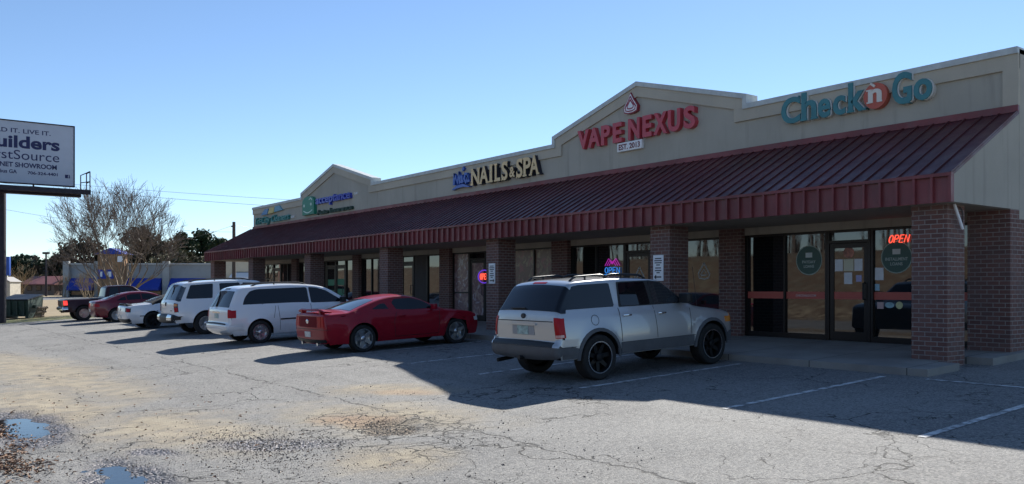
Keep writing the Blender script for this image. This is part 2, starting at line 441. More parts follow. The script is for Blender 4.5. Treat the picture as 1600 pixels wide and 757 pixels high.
# sidewalk with kerb face
ZW = lambda v: ZE-1.30+(v-13.4)*.145/3.4
sw = MB()
def slab(v0, v1, u0, u1):
    sw.add([(v0,u0,ZW(v0)),(v1,u0,ZW(v1)),(v1,u1,ZW(v1)),(v0,u1,ZW(v0)),(v0,u0,0.2),(v1,u0,.2),(v1,u1,.2),(v0,u1,.2)],
           [(0,1,2,3),(0,4,5,1),(1,5,6,2),(2,6,7,3),(3,7,4,0)])
slab(13.4, 14.45, 6.86, 47.2); slab(14.45, 15.4, 7.3, 47.2); slab(15.4, 17.0, 6.75, 47.2)
setp(sw.build('sidewalk', M['concrete']), kind='structure')

# ------------------------------------------------------------------ the shopping strip
VW, U0, U1 = 16.8, 6.9, 46.2
zz = lambda e: ZE+e
B = thing('shopping_strip', 'long single storey tan stucco shopping strip with a maroon metal awning on brick pillars', 'building', (VW, U0, ZW(VW)))
ZF0, ZF1, ZR, ZP = zz(1.43), zz(1.915), zz(3.245), zz(4.38)
VF = 14.3
prof = [(U0, ZP), (12.97, ZP), (12.97, zz(4.62)), (16.62, zz(5.62)), (20.2, zz(4.62)), (20.2, ZP), (32.1, ZP), (32.1, zz(4.60)), (35.85, zz(5.60)), (39.5, zz(4.60)), (39.5, ZP), (U1, ZP)]
# front parapet wall (with the two gables)
poly = [(U0, zz(1.26))]+prof+[(U1, zz(1.26))]
mb = MB()
n = len(poly)
bm = bmesh.new()
vs = [bm.verts.new((VW, u, z)) for u, z in poly]
f = bm.faces.new(vs)
r_ = bmesh.ops.extrude_face_region(bm, geom=[f])
bmesh.ops.translate(bm, vec=(.3, 0, 0), verts=[e for e in r_['geom'] if isinstance(e, bmesh.types.BMVert)])
bmesh.ops.recalc_face_normals(bm, faces=bm.faces)
me = D.meshes.new('wall'); bm.to_mesh(me); bm.free()
link_mesh('wall', me, M['stucco'], B, True)
# band under the coping and the coping itself, following the gable line
def offset_down(pr, d):
    out = []
    for i, (u, z) in enumerate(pr):
        a = Vector(pr[i])-Vector(pr[i-1]) if i > 0 else Vector((1, 0)); b = Vector(pr[i+1])-Vector(pr[i]) if i < len(pr)-1 else Vector((1, 0))
        na, nb = Vector((a.y, -a.x)).normalized(), Vector((b.y, -b.x)).normalized()
        k = (na+nb); k = k/max(.3, k.length_squared)*2
        out.append((u+k.x*d, z+k.y*d))
    return out
def band(pr, d0, d1, x0, x1, name, mat):
    a, b = offset_down(pr, d0), offset_down(pr, d1); mb = MB()
    for i in range(len(pr)-1):
        q = [a[i], a[i+1], b[i+1], b[i]]
        mb.add([(x0, u, z) for u, z in q]+[(x1, u, z) for u, z in q], [(0,1,2,3),(7,6,5,4),(0,4,5,1),(2,6,7,3)])
    for i in (0, len(pr)-1):
        q = [a[i], b[i]]
        mb.add([(x0, *q[0]), (x0, *q[1]), (x1, *q[1]), (x1, *q[0])], [(0, 1, 2, 3)])
    return mb.build(name, mat, B)
band(prof, .08, .36, VW-.055, VW+.02, 'cornice', M['trim'])
band([(u, z) for u, z in prof], -.035, .085, VW-.095, VW+.34, 'coping', M['coping'])
MB().box((VW-.055, U0-.004, ZR+.1), (VW+.02, U0+.27, ZP-.36)).build('corner_trim', M['trim'], B)
# body behind: side walls, rear, roof
mb = MB()
mb.box((VW+.302, U0, ZE-1.6), (VW+16, U0+.25, zz(3.95))).box((VW+.302, U1-.25, ZE-1.6), (VW+16, U1, zz(3.95))).box((VW+15.75, U0+.252, ZE-1.6), (VW+16, U1-.252, zz(3.9)))
mb.build('side_wall', M['stucco'], B)
MB().box((VW+.303, U0+.255, zz(3.3)), (VW+15.7, U1-.255, zz(3.5))).build('roof', P('roof_membrane', (.4, .4, .38), .8, var=.15), B)
for (a, b) in ((VW+4, 12), (VW+6, 26)):
    pass
# awning roof with standing seams
mb = MB()
sl = (ZR-ZF1)/(VW-VF)
zt = lambda v, o=0: ZF1+(v-VF)*sl+o
mb.add([(VF-.03,U0,zt(VF-.03)),(VW-.004,U0,ZR),(VW-.004,U1+.4,ZR),(VF-.03,U1+.4,zt(VF-.03)),(VF-.03,U0,zt(VF-.03)-.05),(VW-.004,U0,ZR-.05),(VW-.004,U1+.4,ZR-.05),(VF-.03,U1+.4,zt(VF-.03)-.05)],
       [(0,3,2,1),(4,5,6,7),(0,1,5,4),(1,2,6,5),(2,3,7,6),(3,0,4,7)])
SP = .3075; ns = int((U1+.4-U0)/SP)
for i in range(ns+1):
    u = U0+.02+i*SP
    h = .034; a, b = u-.014, u+.014
    mb.add([(VF-.03,a,zt(VF-.03)),(VW-.01,a,zt(VW-.01)),(VW-.01,b,zt(VW-.01)),(VF-.03,b,zt(VF-.03)),(VF-.03,a,zt(VF-.03)+h),(VW-.01,a,zt(VW-.01)+h),(VW-.01,b,zt(VW-.01)+h),(VF-.03,b,zt(VF-.03)+h)],
           [(4,7,6,5),(0,4,5,1),(2,6,7,3),(3,7,4,0)])
mb.build('awning_roof', M['redroof'], B)
MB().box((VW-.06, U0, ZR-.02), (VW-.003, U1, ZR+.11)).build('ridge_flashing', M['redfascia'], B)
# fascia: vertical battens
mb = MB(); mb.box((VF, U0, ZF0), (VF+.05, U1+.4, ZF1-.03))
mb.box((VF-.068, U0-.01, ZF1-.055), (VF+.002, U1+.41, ZF1+.0))
for i in range(ns+1):
    u = U0+.02+i*SP
    mb.box((VF-.062, u-.022, ZF0-.006), (VF+.003, u+.022, ZF1-.056))
mb.build('fascia', M['redfascia'], B)
# end panels of the awning, stucco
for u in (U0, U1+.25):
    mb = MB()
    q = [(VF+.052, ZF0), (VW-.001, ZF0), (VW-.001, ZR-.055), (VF+.052, zt(VF+.052)-.055)]
    mb.prism([(a, b) for a, b in q], lambda a, b, d, u=u: (a, u+d+.003, b), .12)
    mb.build('awning_end', M['stucco'], B)
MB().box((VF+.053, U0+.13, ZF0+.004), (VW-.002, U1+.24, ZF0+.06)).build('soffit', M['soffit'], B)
# brick pillars carrying the awning
for i, ue in enumerate((7.15, 13.45, 20.15, 26.85, 33.55, 40.3, 46.1)):
    mb = MB()
    mb.box((14.62, ue, ZW(14.6)-.5), (15.24, ue+.62, ZF0+.003))
    mb.build('pillar', M['brick'], B)
# storefront line: bays of glass between brick piers
ZS = zz(1.255)
def pier(u0, u1, front=.14):
    MB().box((VW-front, u0, ZW(VW)-.3), (VW+.25, u1, ZF0+.002)).build('brick_pier', M['brick'], B)
pier(6.905, 7.66, .36)
for a, b in ((13.05, 13.72), (19.45, 20.2), (26.0, 26.68), (33.2, 33.8), (39.9, 40.55), (45.2, 46.19)): pier(a, b)
BASE = ZW(VW)+.004
def pane_box(u0, u1, z0, z1, parent, mat, x=VW+.05, name='pane'):
    MB().box((x, u0, z0), (x+.02, u1, z1)).build(name, mat, parent)
def window(u0, u1, mull=(), rails=(), mats=None, z1=ZS, z0=None):
    z0 = BASE if z0 is None else z0
    fr = MB(); t = .05
    fr.box((VW+.0, u0, z0), (VW+.11, u0+t, z1)).box((VW+.0, u1-t, z0), (VW+.11, u1, z1))
    fr.box((VW+.003, u0+t, z0), (VW+.108, u1-t, z0+.12)).box((VW+.003, u0+t, z1-t), (VW+.108, u1-t, z1))
    cuts = [u0+t]+[m for m in mull]+[u1-t]
    for m in mull: fr.box((VW+.002, m-t/2, z0+.12), (VW+.109, m+t/2, z1-t))
    for zr in rails: fr.box((VW+.006, u0+t, zr-.025), (VW+.10, u1-t, zr+.025))
    o = fr.build('window', M['frame'], B)
    for k, (a, b) in enumerate(zip(cuts, cuts[1:])):
        mt = mats[k] if mats else M['glass']
        pane_box(a+.004, b-.004, z0+.1, z1-.04, o, mt)
    return o
def door(u0, u1, hinge_high=True, mat=None):
    fr = MB(); t = .05; zd = BASE+2.12
    fr.box((VW-.005, u0, BASE), (VW+.11, u0+t, ZS)).box((VW-.005, u1-t, BASE), (VW+.11, u1, ZS))
    fr.box((VW-.003, u0+t, zd), (VW+.108, u1-t, zd+.06)).box((VW-.003, u0+t, ZS-t), (VW+.108, u1-t, ZS))
    a, b = u0+t+.012, u1-t-.012
    fr.box((VW+.012, a, BASE+.01), (VW+.07, a+.09, zd-.01)).box((VW+.012, b-.09, BASE+.01), (VW+.07, b, zd-.01))
    fr.box((VW+.014, a+.09, BASE+.01), (VW+.068, b-.09, BASE+.2)).box((VW+.014, a+.09, zd-.11), (VW+.068, b-.09, zd-.01))
    o = fr.build('door', M['frame'], B)
    pane_box(a+.08, b-.08, BASE+.18, zd-.1, o, mat or M['glass'], VW+.03)
    pane_box(u0+t-.004, u1-t+.004, zd+.05, ZS-.04, o, M['glass'], VW+.05, 'transom')
    hu = a+.06 if hinge_high else b-.06
    MB().tube([(VW+.01, hu, BASE+.9), (VW-.07, hu, BASE+.9), (VW-.07, hu, BASE+1.25), (VW+.01, hu, BASE+1.25)], .016, 8).build('handle', M['black'], o)
    return o
curtain1 = poster_mat('poster_flowers', (.36, .26, .22), (.24, .15, .15), (.42, .38, .40), 3.5)
curtain2 = poster_mat('poster_curtain', (.34, .26, .16), (.20, .12, .09), (.30, .12, .11), 3)
window(10.84, 13.04, (11.94,))                     # loan shop
door(9.82, 10.83)
window(7.67, 9.81, (8.85,))
window(13.73, 16.1, (14.95,))                      # vape shop
door(16.11, 17.15)
window(17.16, 19.44, (18.35,))
window(20.21, 22.4, (21.25,), (), [curtain2, curtain2])   # nail salon
window(22.41, 23.9, ())
door(23.91, 24.92, mat=curtain1)
window(24.93, 25.99, (), (BASE+.98,), [curtain1])
window(26.69, 27.8, ()); MB().box((VW+.02, 27.81, BASE), (VW+.1, 28.75, ZS)).build('infill_panel', P('tan_infill', (.055, .045, .04), .7), B)
door(28.76, 29.76); window(29.77, 33.19, (31.4, 32.3))
window(33.81, 34.75, ()); door(34.76, 35.76); door(35.77, 36.77); window(36.78, 39.89, (37.4, 38.6))
window(40.56, 42.3, (41.4,), (BASE+1.3,)); door(42.31, 43.31); window(43.32, 45.19, (44.2,), (BASE+.9, BASE+1.6))
# white drain pipe leaning off the end pillar and a loop of cable
MB().tube([(14.75, 7.09, ZF0-.0), (14.98, 7.06, ZF0-.42)], .024, 10).build('drain_pipe', P('white_pvc', (.78, .78, .78), .4), B, smooth=40)
cb = [(15.05+.10*math.sin(a), 7.135, ZF0-.20-.16*math.cos(a)) for a in [math.pi*k/10 for k in range(11)]]
MB().tube(cb, .007, 6).build('cable', M['darkp'], B)
# ------------------------------------------------------------------ writing
_tc = {}
def text_mesh(s, bold=0., shear=0.):
    key = (s, bold, shear)
    if key not in _tc:
        cu = D.curves.new('t', 'FONT'); cu.body = s; cu.offset = bold; cu.shear = shear; cu.extrude = .5; cu.resolution_u = 4
        ob = D.objects.new('t', cu); COL.objects.link(ob)
        dg = bpy.context.evaluated_depsgraph_get()
        me = D.meshes.new_from_object(ob.evaluated_get(dg))
        _tc[key] = ([tuple(v.co) for v in me.vertices], [tuple(p.vertices) for p in me.polygons])
        D.objects.remove(ob); D.curves.remove(cu); D.meshes.remove(me)
    return _tc[key]
def front(x):      return lambda a, b, d: (x-d, -a, b)          # reads on walls that face the lot (a = -u)
def facing_near(y): return lambda a, b, d: (a, y-d, b)          # reads on panels that face along the strip
def text(s, fmap, a0, a1, z0, z1, depth, bold=0., shear=0., mb=None):
    V, Fc = text_mesh(s, bold, shear)
    xs = [v[0] for v in V]; ys = [v[1] for v in V]
    sx = (a1-a0)/(max(xs)-min(xs)); sy = (z1-z0)/(max(ys)-min(ys))
    mb = mb or MB()
    mb.add([fmap(a0+(x-min(xs))*sx, z0+(y-min(ys))*sy, depth*(z+.5)) for x, y, z in V], Fc)
    return mb
def bar(mb, fmap, pts, wd, d0, d1):                             # flat stroke along a polyline, wd may be a list
    pts = [Vector(p) for p in pts]
    if not hasattr(wd, '__len__'): wd = [wd]*len(pts)
    L_, R_ = [], []
    for i, p in enumerate(pts):
        t = (pts[min(i+1, len(pts)-1)]-pts[max(i-1, 0)]).normalized(); nn = Vector((-t.y, t.x))*wd[i]/2
        L_.append(p+nn); R_.append(p-nn)
    for i in range(len(pts)-1):
        q = [L_[i], L_[i+1], R_[i+1], R_[i]]
        vs = [fmap(a.x, a.y, d0) for a in q]+[fmap(a.x, a.y, d1) for a in q]
        fs = [(0,1,2,3),(7,6,5,4),(0,4,5,1),(2,6,7,3)]
        if i == 0: fs.append((3, 7, 4, 0))
        if i == len(pts)-2: fs.append((1, 5, 6, 2))
        mb.add(vs, fs)
    return mb
def disc(mb, fmap, ca, cb_, ra, rb, d0, d1, n=28):
    return mb.prism([(ca+ra*math.cos(2*math.pi*k/n), cb_+rb*math.sin(2*math.pi*k/n)) for k in range(n)], lambda a, b, d: fmap(a, b, d0+d), d1-d0)
FW = front(VW)
DEP = .13
def sign(name, label, u, z): return thing(name, label, 'sign', (VW, u, z))
# --- loan shop, teal serif letters with an orange disc
teal = P('teal_letter', (.045, .20, .22), .5, 0, .1, var=.12, vs=3); orange = P('orange_disc', (.50, .10, .06), .5, 0, .1)
cream = P('cream_letter_side', (.62, .60, .56), .5)
sg = sign('shop_sign', 'teal serif channel letters reading Check n Go with an orange disc, above the loan shop', 10.2, zz(3.7))
def serif_word(spec, parent, mat, z0, dep, bold, name='letter', side=None):
    for ch, ul, ur, b0, b1, ser in spec:
        mb = text(ch, FW, -ul, -ur, zz(b0), zz(b1), dep, bold)
        w_ = ul-ur; k = 0
        for (fx, top, half) in ser:
            zc = zz(b1)-.024 if top else zz(b0)+.024; c = -ul+fx*w_
            bar(mb, FW, [(c-half, zc), (c+half, zc)], .046, .004+.001*k, dep+.002+.001*k); k += 1
        mb.build(name, mat, parent)
        if side:
            text(ch, front(VW-.0), -ul-.035, -ur-.035, zz(b0)-.012, zz(b1)-.012, .05, bold).build('letter_shadow_edge', side, parent)
chk = [('C', 11.93, 11.43, 3.73, 4.33, [(.93, True, .02)]), ('h', 11.40, 11.02, 3.74, 4.37, [(.15, True, .05), (.15, False, .085), (.85, False, .085)]),
       ('e', 10.98, 10.68, 3.73, 4.15, []), ('c', 10.61, 10.32, 3.73, 4.15, []), ('k', 10.25, 9.86, 3.74, 4.37, [(.12, True, .05), (.12, False, .08), (.85, False, .08)]),
       ('G', 9.27, 8.86, 3.72, 4.37, [(.78, False, .05)]), ('o', 8.82, 8.45, 3.73, 4.16, [])]
serif_word(chk, sg, teal, 0, .13, .028)
for ch, ul, ur, b0, b1, ser in chk:                              # pale returns of the open-face cans seen at the right of each stroke
    text(ch, FW, -ul+.03, -ur+.03, zz(b0)-.004, zz(b1)-.004, .10, .028).build('letter_return', cream, sg)
mb = disc(MB(), FW, -9.62, zz(3.99), .26, .27, 0, .155); mb.build('disc', orange, sg, smooth=40)
mb = text('n', FW, -9.77, -9.47, zz(3.85), zz(4.13), .175, .035)
for k, (c, top) in enumerate(((-9.75, False), (-9.51, False), (-9.76, True))):
    zc = zz(4.115) if top else zz(3.86); bar(mb, FW, [(c-.05, zc), (c+.05, zc)], .03, .15, .177+.001*k)
bar(mb, FW, [(-9.72, zz(4.26)), (-9.62, zz(4.18))], .045, .15, .178)
mb.build('letter', P('cream_letter', (.72, .66, .58), .4), sg)
# --- vape shop
red = P('red_letter', (.50, .045, .065), .4, 0, .3, var=.08)
sg = sign('shop_sign', 'big red channel letters reading VAPE NEXUS below the tall gable', 16.8, zz(4.05))
for ch, ul, ur in zip('VAPE', (18.99, 18.53, 17.97, 17.49), (18.49, 18.02, 17.60, 17.13)):
    text(ch, FW, -ul, -ur, zz(4.07), zz(4.63), .14, .036).build('letter', red, sg)
for ch, ul, ur in zip('NEXUS', (16.88, 16.33, 15.93, 15.41, 14.87), (16.44, 15.99, 15.44, 14.98, 14.48)):
    text(ch, FW, -ul, -ur, zz(4.07), zz(4.65), .14, .036).build('letter', red, sg)
sg = sign('logo_sign', 'small white and crimson drop emblem under the peak of the tall gable', 16.82, zz(4.83))
drop = lambda s, dz=0: [(-16.82+x*s, zz(5.06+dz)+y*s) for x, y in ((0, .31), (.12, .12), (.26, -.06), (.24, -.20), (.10, -.24), (0, -.24), (-.10, -.24), (-.24, -.20), (-.26, -.06), (-.12, .12))]
MB().prism(drop(1.06), lambda a, b, d: FW(a, b, d), .10).build('back_plate', P('crimson', (.28, .02, .04), .4), sg)
MB().prism(drop(.94), lambda a, b, d: FW(a, b, .09+d), .02).build('face', M['whitep'], sg)
mb = MB()
for s in (.74, .46):
    q = drop(s, -.01); bar(mb, FW, q+[q[0]], .034, .10, .114)
bar(mb, FW, [(-17.04, zz(4.98)), (-16.82, zz(5.16)), (-16.60, zz(4.98))], .03, .10, .1155)
mb.build('lines', P('crimson_line', (.30, .03, .06), .4), sg)
sg = sign('plaque_sign', 'small white box sign reading EST. 2013 under the big red letters', 16.87, zz(3.8))
MB().box((VW-.10, 16.39, zz(3.80)), (VW-.001, 17.35, zz(4.045))).build('box', M['whitep'], sg, bevel=.008)
bx = MB()
text('EST. 2013', FW, -17.28, -16.46, zz(3.845), zz(4.0), .108, .02).build('lettering', P('maroon_ink', (.16, .02, .03), .5), sg)
# --- nail salon
gold = P('gold_letter_face', (.74, .52, .25), .4, 0, .2, var=.08); bluel = P('blue_letter', (.02, .085, .42), .35, 0, .4)
dside = P('black_return', (.02, .02, .035), .4)
sg = sign('shop_sign', 'gold serif letters NAILS & SPA with a blue script word at their left', 23.4, zz(3.5))
nl = [('N', 24.53, 24.05, 3.55, 4.13, [(.1, True, .07), (.1, False, .08), (.9, True, .08)]), ('A', 24.02, 23.53, 3.55, 4.15, [(.08, False, .09), (.92, False, .09)]),
      ('I', 23.42, 23.30, 3.55, 4.15, [(.5, True, .11), (.5, False, .11)]), ('L', 23.12, 22.84, 3.55, 4.15, [(.14, True, .09), (.14, False, .08), (.95, False, .03)]),
      ('S', 22.74, 22.43, 3.54, 4.16, [(.93, True, .02), (.07, False, .02)]), ('&', 22.30, 22.03, 3.60, 3.94, []), ('S', 21.93, 21.62, 3.54, 4.16, [(.93, True, .02), (.07, False, .02)]),
      ('P', 21.55, 21.20, 3.55, 4.15, [(.16, True, .09), (.16, False, .10)]), ('A', 21.23, 20.80, 3.55, 4.17, [(.08, False, .07), (.92, False, .07)])]
for ch, ul, ur, b0, b1, ser in nl:
    ur -= .02
    mb = text(ch, FW, -ul, -ur, zz(b0), zz(b1), .17, .025); k = 0; w_ = ul-ur
    mf = text(ch, front(VW-.171), -ul, -ur, zz(b0), zz(b1), .014, .025)
    for (fx, top, half) in ser:
        zc = zz(b1)-.028 if top else zz(b0)+.028; c = -ul+fx*w_
        bar(mb, FW, [(c-half, zc), (c+half, zc)], .05, .003+.001*k, .1745+.0007*k)
        bar(mf, FW, [(c-half, zc), (c+half, zc)], .05, .1715+.001*k, .1865+.001*k); k += 1
    o = mb.build('letter', dside, sg); mf.build('face', gold, o)
mb = MB(); k = 0
for st in ([(-25.9, 3.68), (-25.86, 4.10), (-25.80, 3.98), (-25.66, 3.72), (-25.54, 4.12), (-25.50, 3.95), (-25.50, 3.70), (-25.42, 3.78)],
           [(-25.38, 3.98), (-25.36, 3.72), (-25.28, 3.78)], [(-25.34, 4.16), (-25.24, 4.24)],
           [(-25.02, 3.98), (-25.16, 4.02), (-25.22, 3.84), (-25.12, 3.70), (-25.02, 3.86), (-25.0, 3.98), (-24.98, 3.72), (-24.88, 3.76)],
           [(-26.0, 3.52), (-25.7, 3.60), (-25.3, 3.62), (-24.90, 3.54)]):
    bar(mb, FW, [(a*.9925, zz(b)) for a, b in st], .11 if k < 4 else [.03, .1, .11, .03], .004+.002*k, .14+.002*k); k += 1
mb.build('script_word', bluel, sg)
# --- insurance office
blue2 = P('royal_blue_letter', (.035, .06, .44), .4, 0, .3); green = P('green_panel', (.015, .22, .14), .45); dgreen = P('dark_green_letter', (.008, .05, .035), .5)
sg = sign('shop_sign', 'blue acceptance lettering with a green smiling face panel on the far gable', 36.3, zz(3.4))
arch = [(-39.15, zz(3.50)), (-37.80, zz(3.50)), (-37.80, zz(4.12))]+[(-38.475+.675*math.cos(a), zz(4.12)+.26*math.sin(a)) for a in [math.pi*k/10 for k in range(1, 10)]]+[(-39.15, zz(4.12))]
fp = MB().prism(arch, FW, .16).build('face_panel', green, sg)
mb = MB()
disc(mb, FW, -38.92, zz(3.95), .09, .07, .155, .17); disc(mb, FW, -38.12, zz(3.98), .09, .07, .155, .17)
bar(mb, FW, [(-38.98+.1*k, zz(3.70)-.11*math.sin(math.pi*k/10)) for k in range(11)], .05, .155, .171)
bar(mb, FW, [(-38.35, zz(4.2)), (-38.15, zz(4.27)), (-38.0, zz(4.18))], .05, .155, .171)
mb.build('smile', P('pale_green', (.55, .70, .62), .5), fp)
text('acceptance', FW, -37.66, -34.05, zz(3.80), zz(4.25), .14, .02).build('word', blue2, sg)
text('Auto Insurance', FW, -37.6, -33.9, zz(3.43), zz(3.65), .12, .015).build('word', dgreen, sg)
text('TM', FW, -33.85, -33.55, zz(4.05), zz(4.15), .05).build('mark', M['whitep'], sg)
# --- cleaners
sg = sign('shop_sign', 'dark green Tri-City Cleaners lettering with a blue and yellow hanger emblem at the far end', 43.2, zz(3.36))
text('Tri-City Cleaners', FW, -45.72, -40.95, zz(3.33), zz(3.80), .12, .012, .2).build('word', P('teal_green_letter', (.05, .26, .25), .45), sg)
text('LLC', FW, -40.8, -40.35, zz(3.5), zz(3.62), .05).build('mark', M['whitep'], sg)
for nm, q, cl in (('emblem', [(-44.8, 3.90), (-44.2, 4.18), (-43.7, 4.18), (-43.9, 3.90)], (.08, .25, .48)), ('emblem', [(-43.8, 3.90), (-43.55, 4.2), (-42.9, 4.2), (-43.0, 3.92)], (.60, .48, .16)), ('emblem', [(-42.9, 3.94), (-42.8, 4.24), (-42.2, 4.24), (-41.8, 3.98)], (.10, .30, .42))):
    MB().prism([(a, zz(b)) for a, b in q], FW, .12).build(nm, P('emblem_face', cl, .4), sg)
# --- signs on the pillars
FP = front(14.62)
for (u, zc, lab, aw) in ((20.46, .42, 'white parking notice with a black right arrow, on the pillar by the nail salon', 1), (13.80, .46, 'white parking notice with a black left arrow, on the pillar behind the silver SUV', -1)):
    t_ = thing('parking_notice', lab, 'sign', (14.62, u, zz(zc-.3)), group='notices on the brick pillars')
    MB().box((14.598, u-.16, zz(zc)-.30), (14.617, u+.16, zz(zc)+.30)).build('plate', M['whitep'], t_, bevel=.004)
    mb = MB(); f2 = front(14.598)
    for k, (zo, wd) in enumerate(((.22, .20), (.17, .24), (.12, .22), (.07, .12), (.0, .18), (-.06, .2), (-.11, .1))):
        bar(mb, f2, [(-u-wd/2, zz(zc)+zo), (-u+wd/2, zz(zc)+zo)], .024, 0, .003)
    bar(mb, f2, [(-u-.10, zz(zc)-.21), (-u+.10, zz(zc)-.21)], .03, 0, .003)
    mb.prism([(-u+aw*.06, zz(zc)-.155), (-u+aw*.13, zz(zc)-.21), (-u+aw*.06, zz(zc)-.265)], f2, .0035)
    mb.build('lettering', M['darkp'], t_)
# --- neon
FN = front(VW+.03)
neon_r = P('neon_red', (.6, .05, .03), .3, emit=(1, .09, .05), es=.85); neon_b = P('neon_blue', (.05, .1, .6), .3, emit=(.05, .35, 1), es=.35); neon_p = P('neon_pink', (.6, .05, .5), .3, emit=(.9, .05, .8), es=.2); neon_v = P('neon_violet', (.2, .05, .6), .3, emit=(.16, .06, .9), es=.35)
def tube_letters(word, u0, u1, z0, z1, rad, shear, mat, parent, name='tube', xoff=0.02):
    G_ = {'O': [[(.5+.42*math.cos(a), .5+.5*math.sin(a)) for a in [2*math.pi*k/16 for k in range(17)]]],
          'P': [[(.12, 0), (.12, 1), (.6, 1), (.85, .9), (.9, .75), (.85, .58), (.6, .48), (.12, .48)]],
          'E': [[(.85, 0), (.12, 0), (.12, 1), (.85, 1)], [(.12, .52), (.75, .52)]], 'N': [[(.1, 0), (.1, 1), (.9, 0), (.9, 1)]]}
    n_ = len(word); cwid = (u0-u1)/n_
    for i, ch in enumerate(word):
        mb = MB()
        for st in G_[ch]:
            pts = [FN(-u0+(i+x*.86+.07)*cwid+shear*(y-.5), z0+y*(z1-z0), xoff) for x, y in st]
            mb.tube(pts, rad, 6)
        mb.build(name, mat, parent, smooth=50)
t_ = thing('neon_sign', 'red neon sign reading OPEN inside the loan shop window', 'neon sign', (VW, 9.2, zz(.9)))
tube_letters('OPEN', 9.42, 8.97, zz(.93), zz(1.08), .011, .04, neon_r, t_)
t_ = thing('neon_sign', 'blue neon sign reading OPEN under a pink peak in the vape shop window', 'neon sign', (VW, 17.7, zz(.4)))
tube_letters('OPEN', 17.98, 17.34, zz(.42), zz(.58), .012, 0, neon_b, t_)
mb = MB()
for s in (1, .72, .45):
    mb.tube([FN(-17.66-.3*s, zz(.63), .02), FN(-17.66-.15*s, zz(.63+.20*s), .02), FN(-17.66, zz(.63+.10*s), .02), FN(-17.66+.15*s, zz(.63+.20*s), .02), FN(-17.66+.3*s, zz(.63), .02)], .011, 6)
mb.build('tube', neon_p, t_)
mb = MB(); mb.tube([FN(-17.98, zz(.38), .02), FN(-17.34, zz(.38), .02)], .012, 6); mb.build('tube', neon_b, t_)
t_ = thing('neon_sign', 'oval red and violet neon sign beside the pillar in the nail salon door', 'neon sign', (VW, 23.95, zz(.2)))
FNs = FN; FN = front(VW+.0)
tube_letters('OPEN', 24.22, 23.72, zz(.29), zz(.48), .018, 0, neon_r, t_, xoff=.02)
mb = MB(); mb.tube([FN(-23.97+.36*math.cos(a), zz(.385)+.22*math.sin(a), .02) for a in [2*math.pi*k/24 for k in range(25)]], .018, 6); mb.build('tube', neon_v, t_, smooth=50)
FN = FNs
# --- things stuck on the loan shop glass
FG = front(VW+.049)
gcirc = P('green_decal', (.014, .075, .060), .35); gring = P('pale_ring', (.30, .38, .33), .4); pap = P('paper', (.72, .73, .74), .7, var=.05); strip_m = P('coral_strip', (.50, .10, .07), .45)
for (u, zc, wrd, lab) in ((11.32, .62, ('PAYDAY', 'LOANS'), 'round green decal reading PAYDAY LOANS on the loan shop window'), (9.27, .63, ('INSTALLMENT', 'LOANS'), 'round green decal reading INSTALLMENT LOANS under the red neon sign')):
    t_ = thing('window_decal', lab, 'decal', (VW+.05, u, zz(zc)))
    disc(MB(), FG, -u, zz(zc), .335, .335, .0, .002).build('rim', gring, t_)
    disc(MB(), FG, -u, zz(zc), .315, .315, .002, .004).build('disc', gcirc, t_)
    mb = MB(); w2 = .17 if len(wrd[0]) < 8 else .24
    text(wrd[0], FG, -u-w2, -u+w2, zz(zc)-.07, zz(zc)-.005, .006, .01, mb=mb); text(wrd[1], FG, -u-.13, -u+.13, zz(zc)-.17, zz(zc)-.105, .006, .01, mb=mb)
    mb.build('lettering', P('decal_ink', (.45, .52, .48), .5), t_)
    mb = MB(); mb.prism([(-u-.085, zz(zc)+.06), (-u+.085, zz(zc)+.06), (-u+.085, zz(zc)+.17), (-u-.085, zz(zc)+.17)], lambda a, b, d: FG(a, b, .004+d), .002)
    mb.build('icon', P('decal_icon', (.55, .60, .57), .5), t_)
for (ua, ub, lab, tx) in ((13.0, 11.97, 'plain coral strip across the leftmost pane of the loan shop window', ''), (11.91, 10.89, 'coral lettered strip across the middle pane of the loan shop window', 'CHECKNGO.COM'), (9.76, 8.88, 'coral strip across the pane right of the loan shop door, under the round decal', '1-800 555-0123')):
    t_ = thing('window_strip', lab, 'decal', (VW+.05, ua, zz(-.22)))
    MB().box((VW+.0465, ub, zz(-.25)), (VW+.0495, ua, zz(-.09))).build('strip', strip_m, t_)
    if tx and tx[0] == 'C': text(tx, front(VW+.0465), -ua+.25, -ub-.25, zz(-.20), zz(-.15), .002, .01).build('lettering', P('pale_ink', (.6, .5, .48), .5), t_)
t_ = thing('window_strip', 'coral strip across the loan shop door at handle height', 'decal', (VW+.03, 10.3, zz(-.22)))
MB().box((VW+.0265, 9.97, zz(-.25)), (VW+.0295, 10.68, zz(-.09))).build('strip', strip_m, t_)
t_ = thing('window_strip', 'coral strip on the narrow pane right of the end pillar', 'decal', (VW+.05, 8.2, zz(-.22)))
MB().box((VW+.0465, 7.73, zz(-.25)), (VW+.0495, 8.82, zz(-.09))).build('strip', strip_m, t_)
GD = VW+.0265
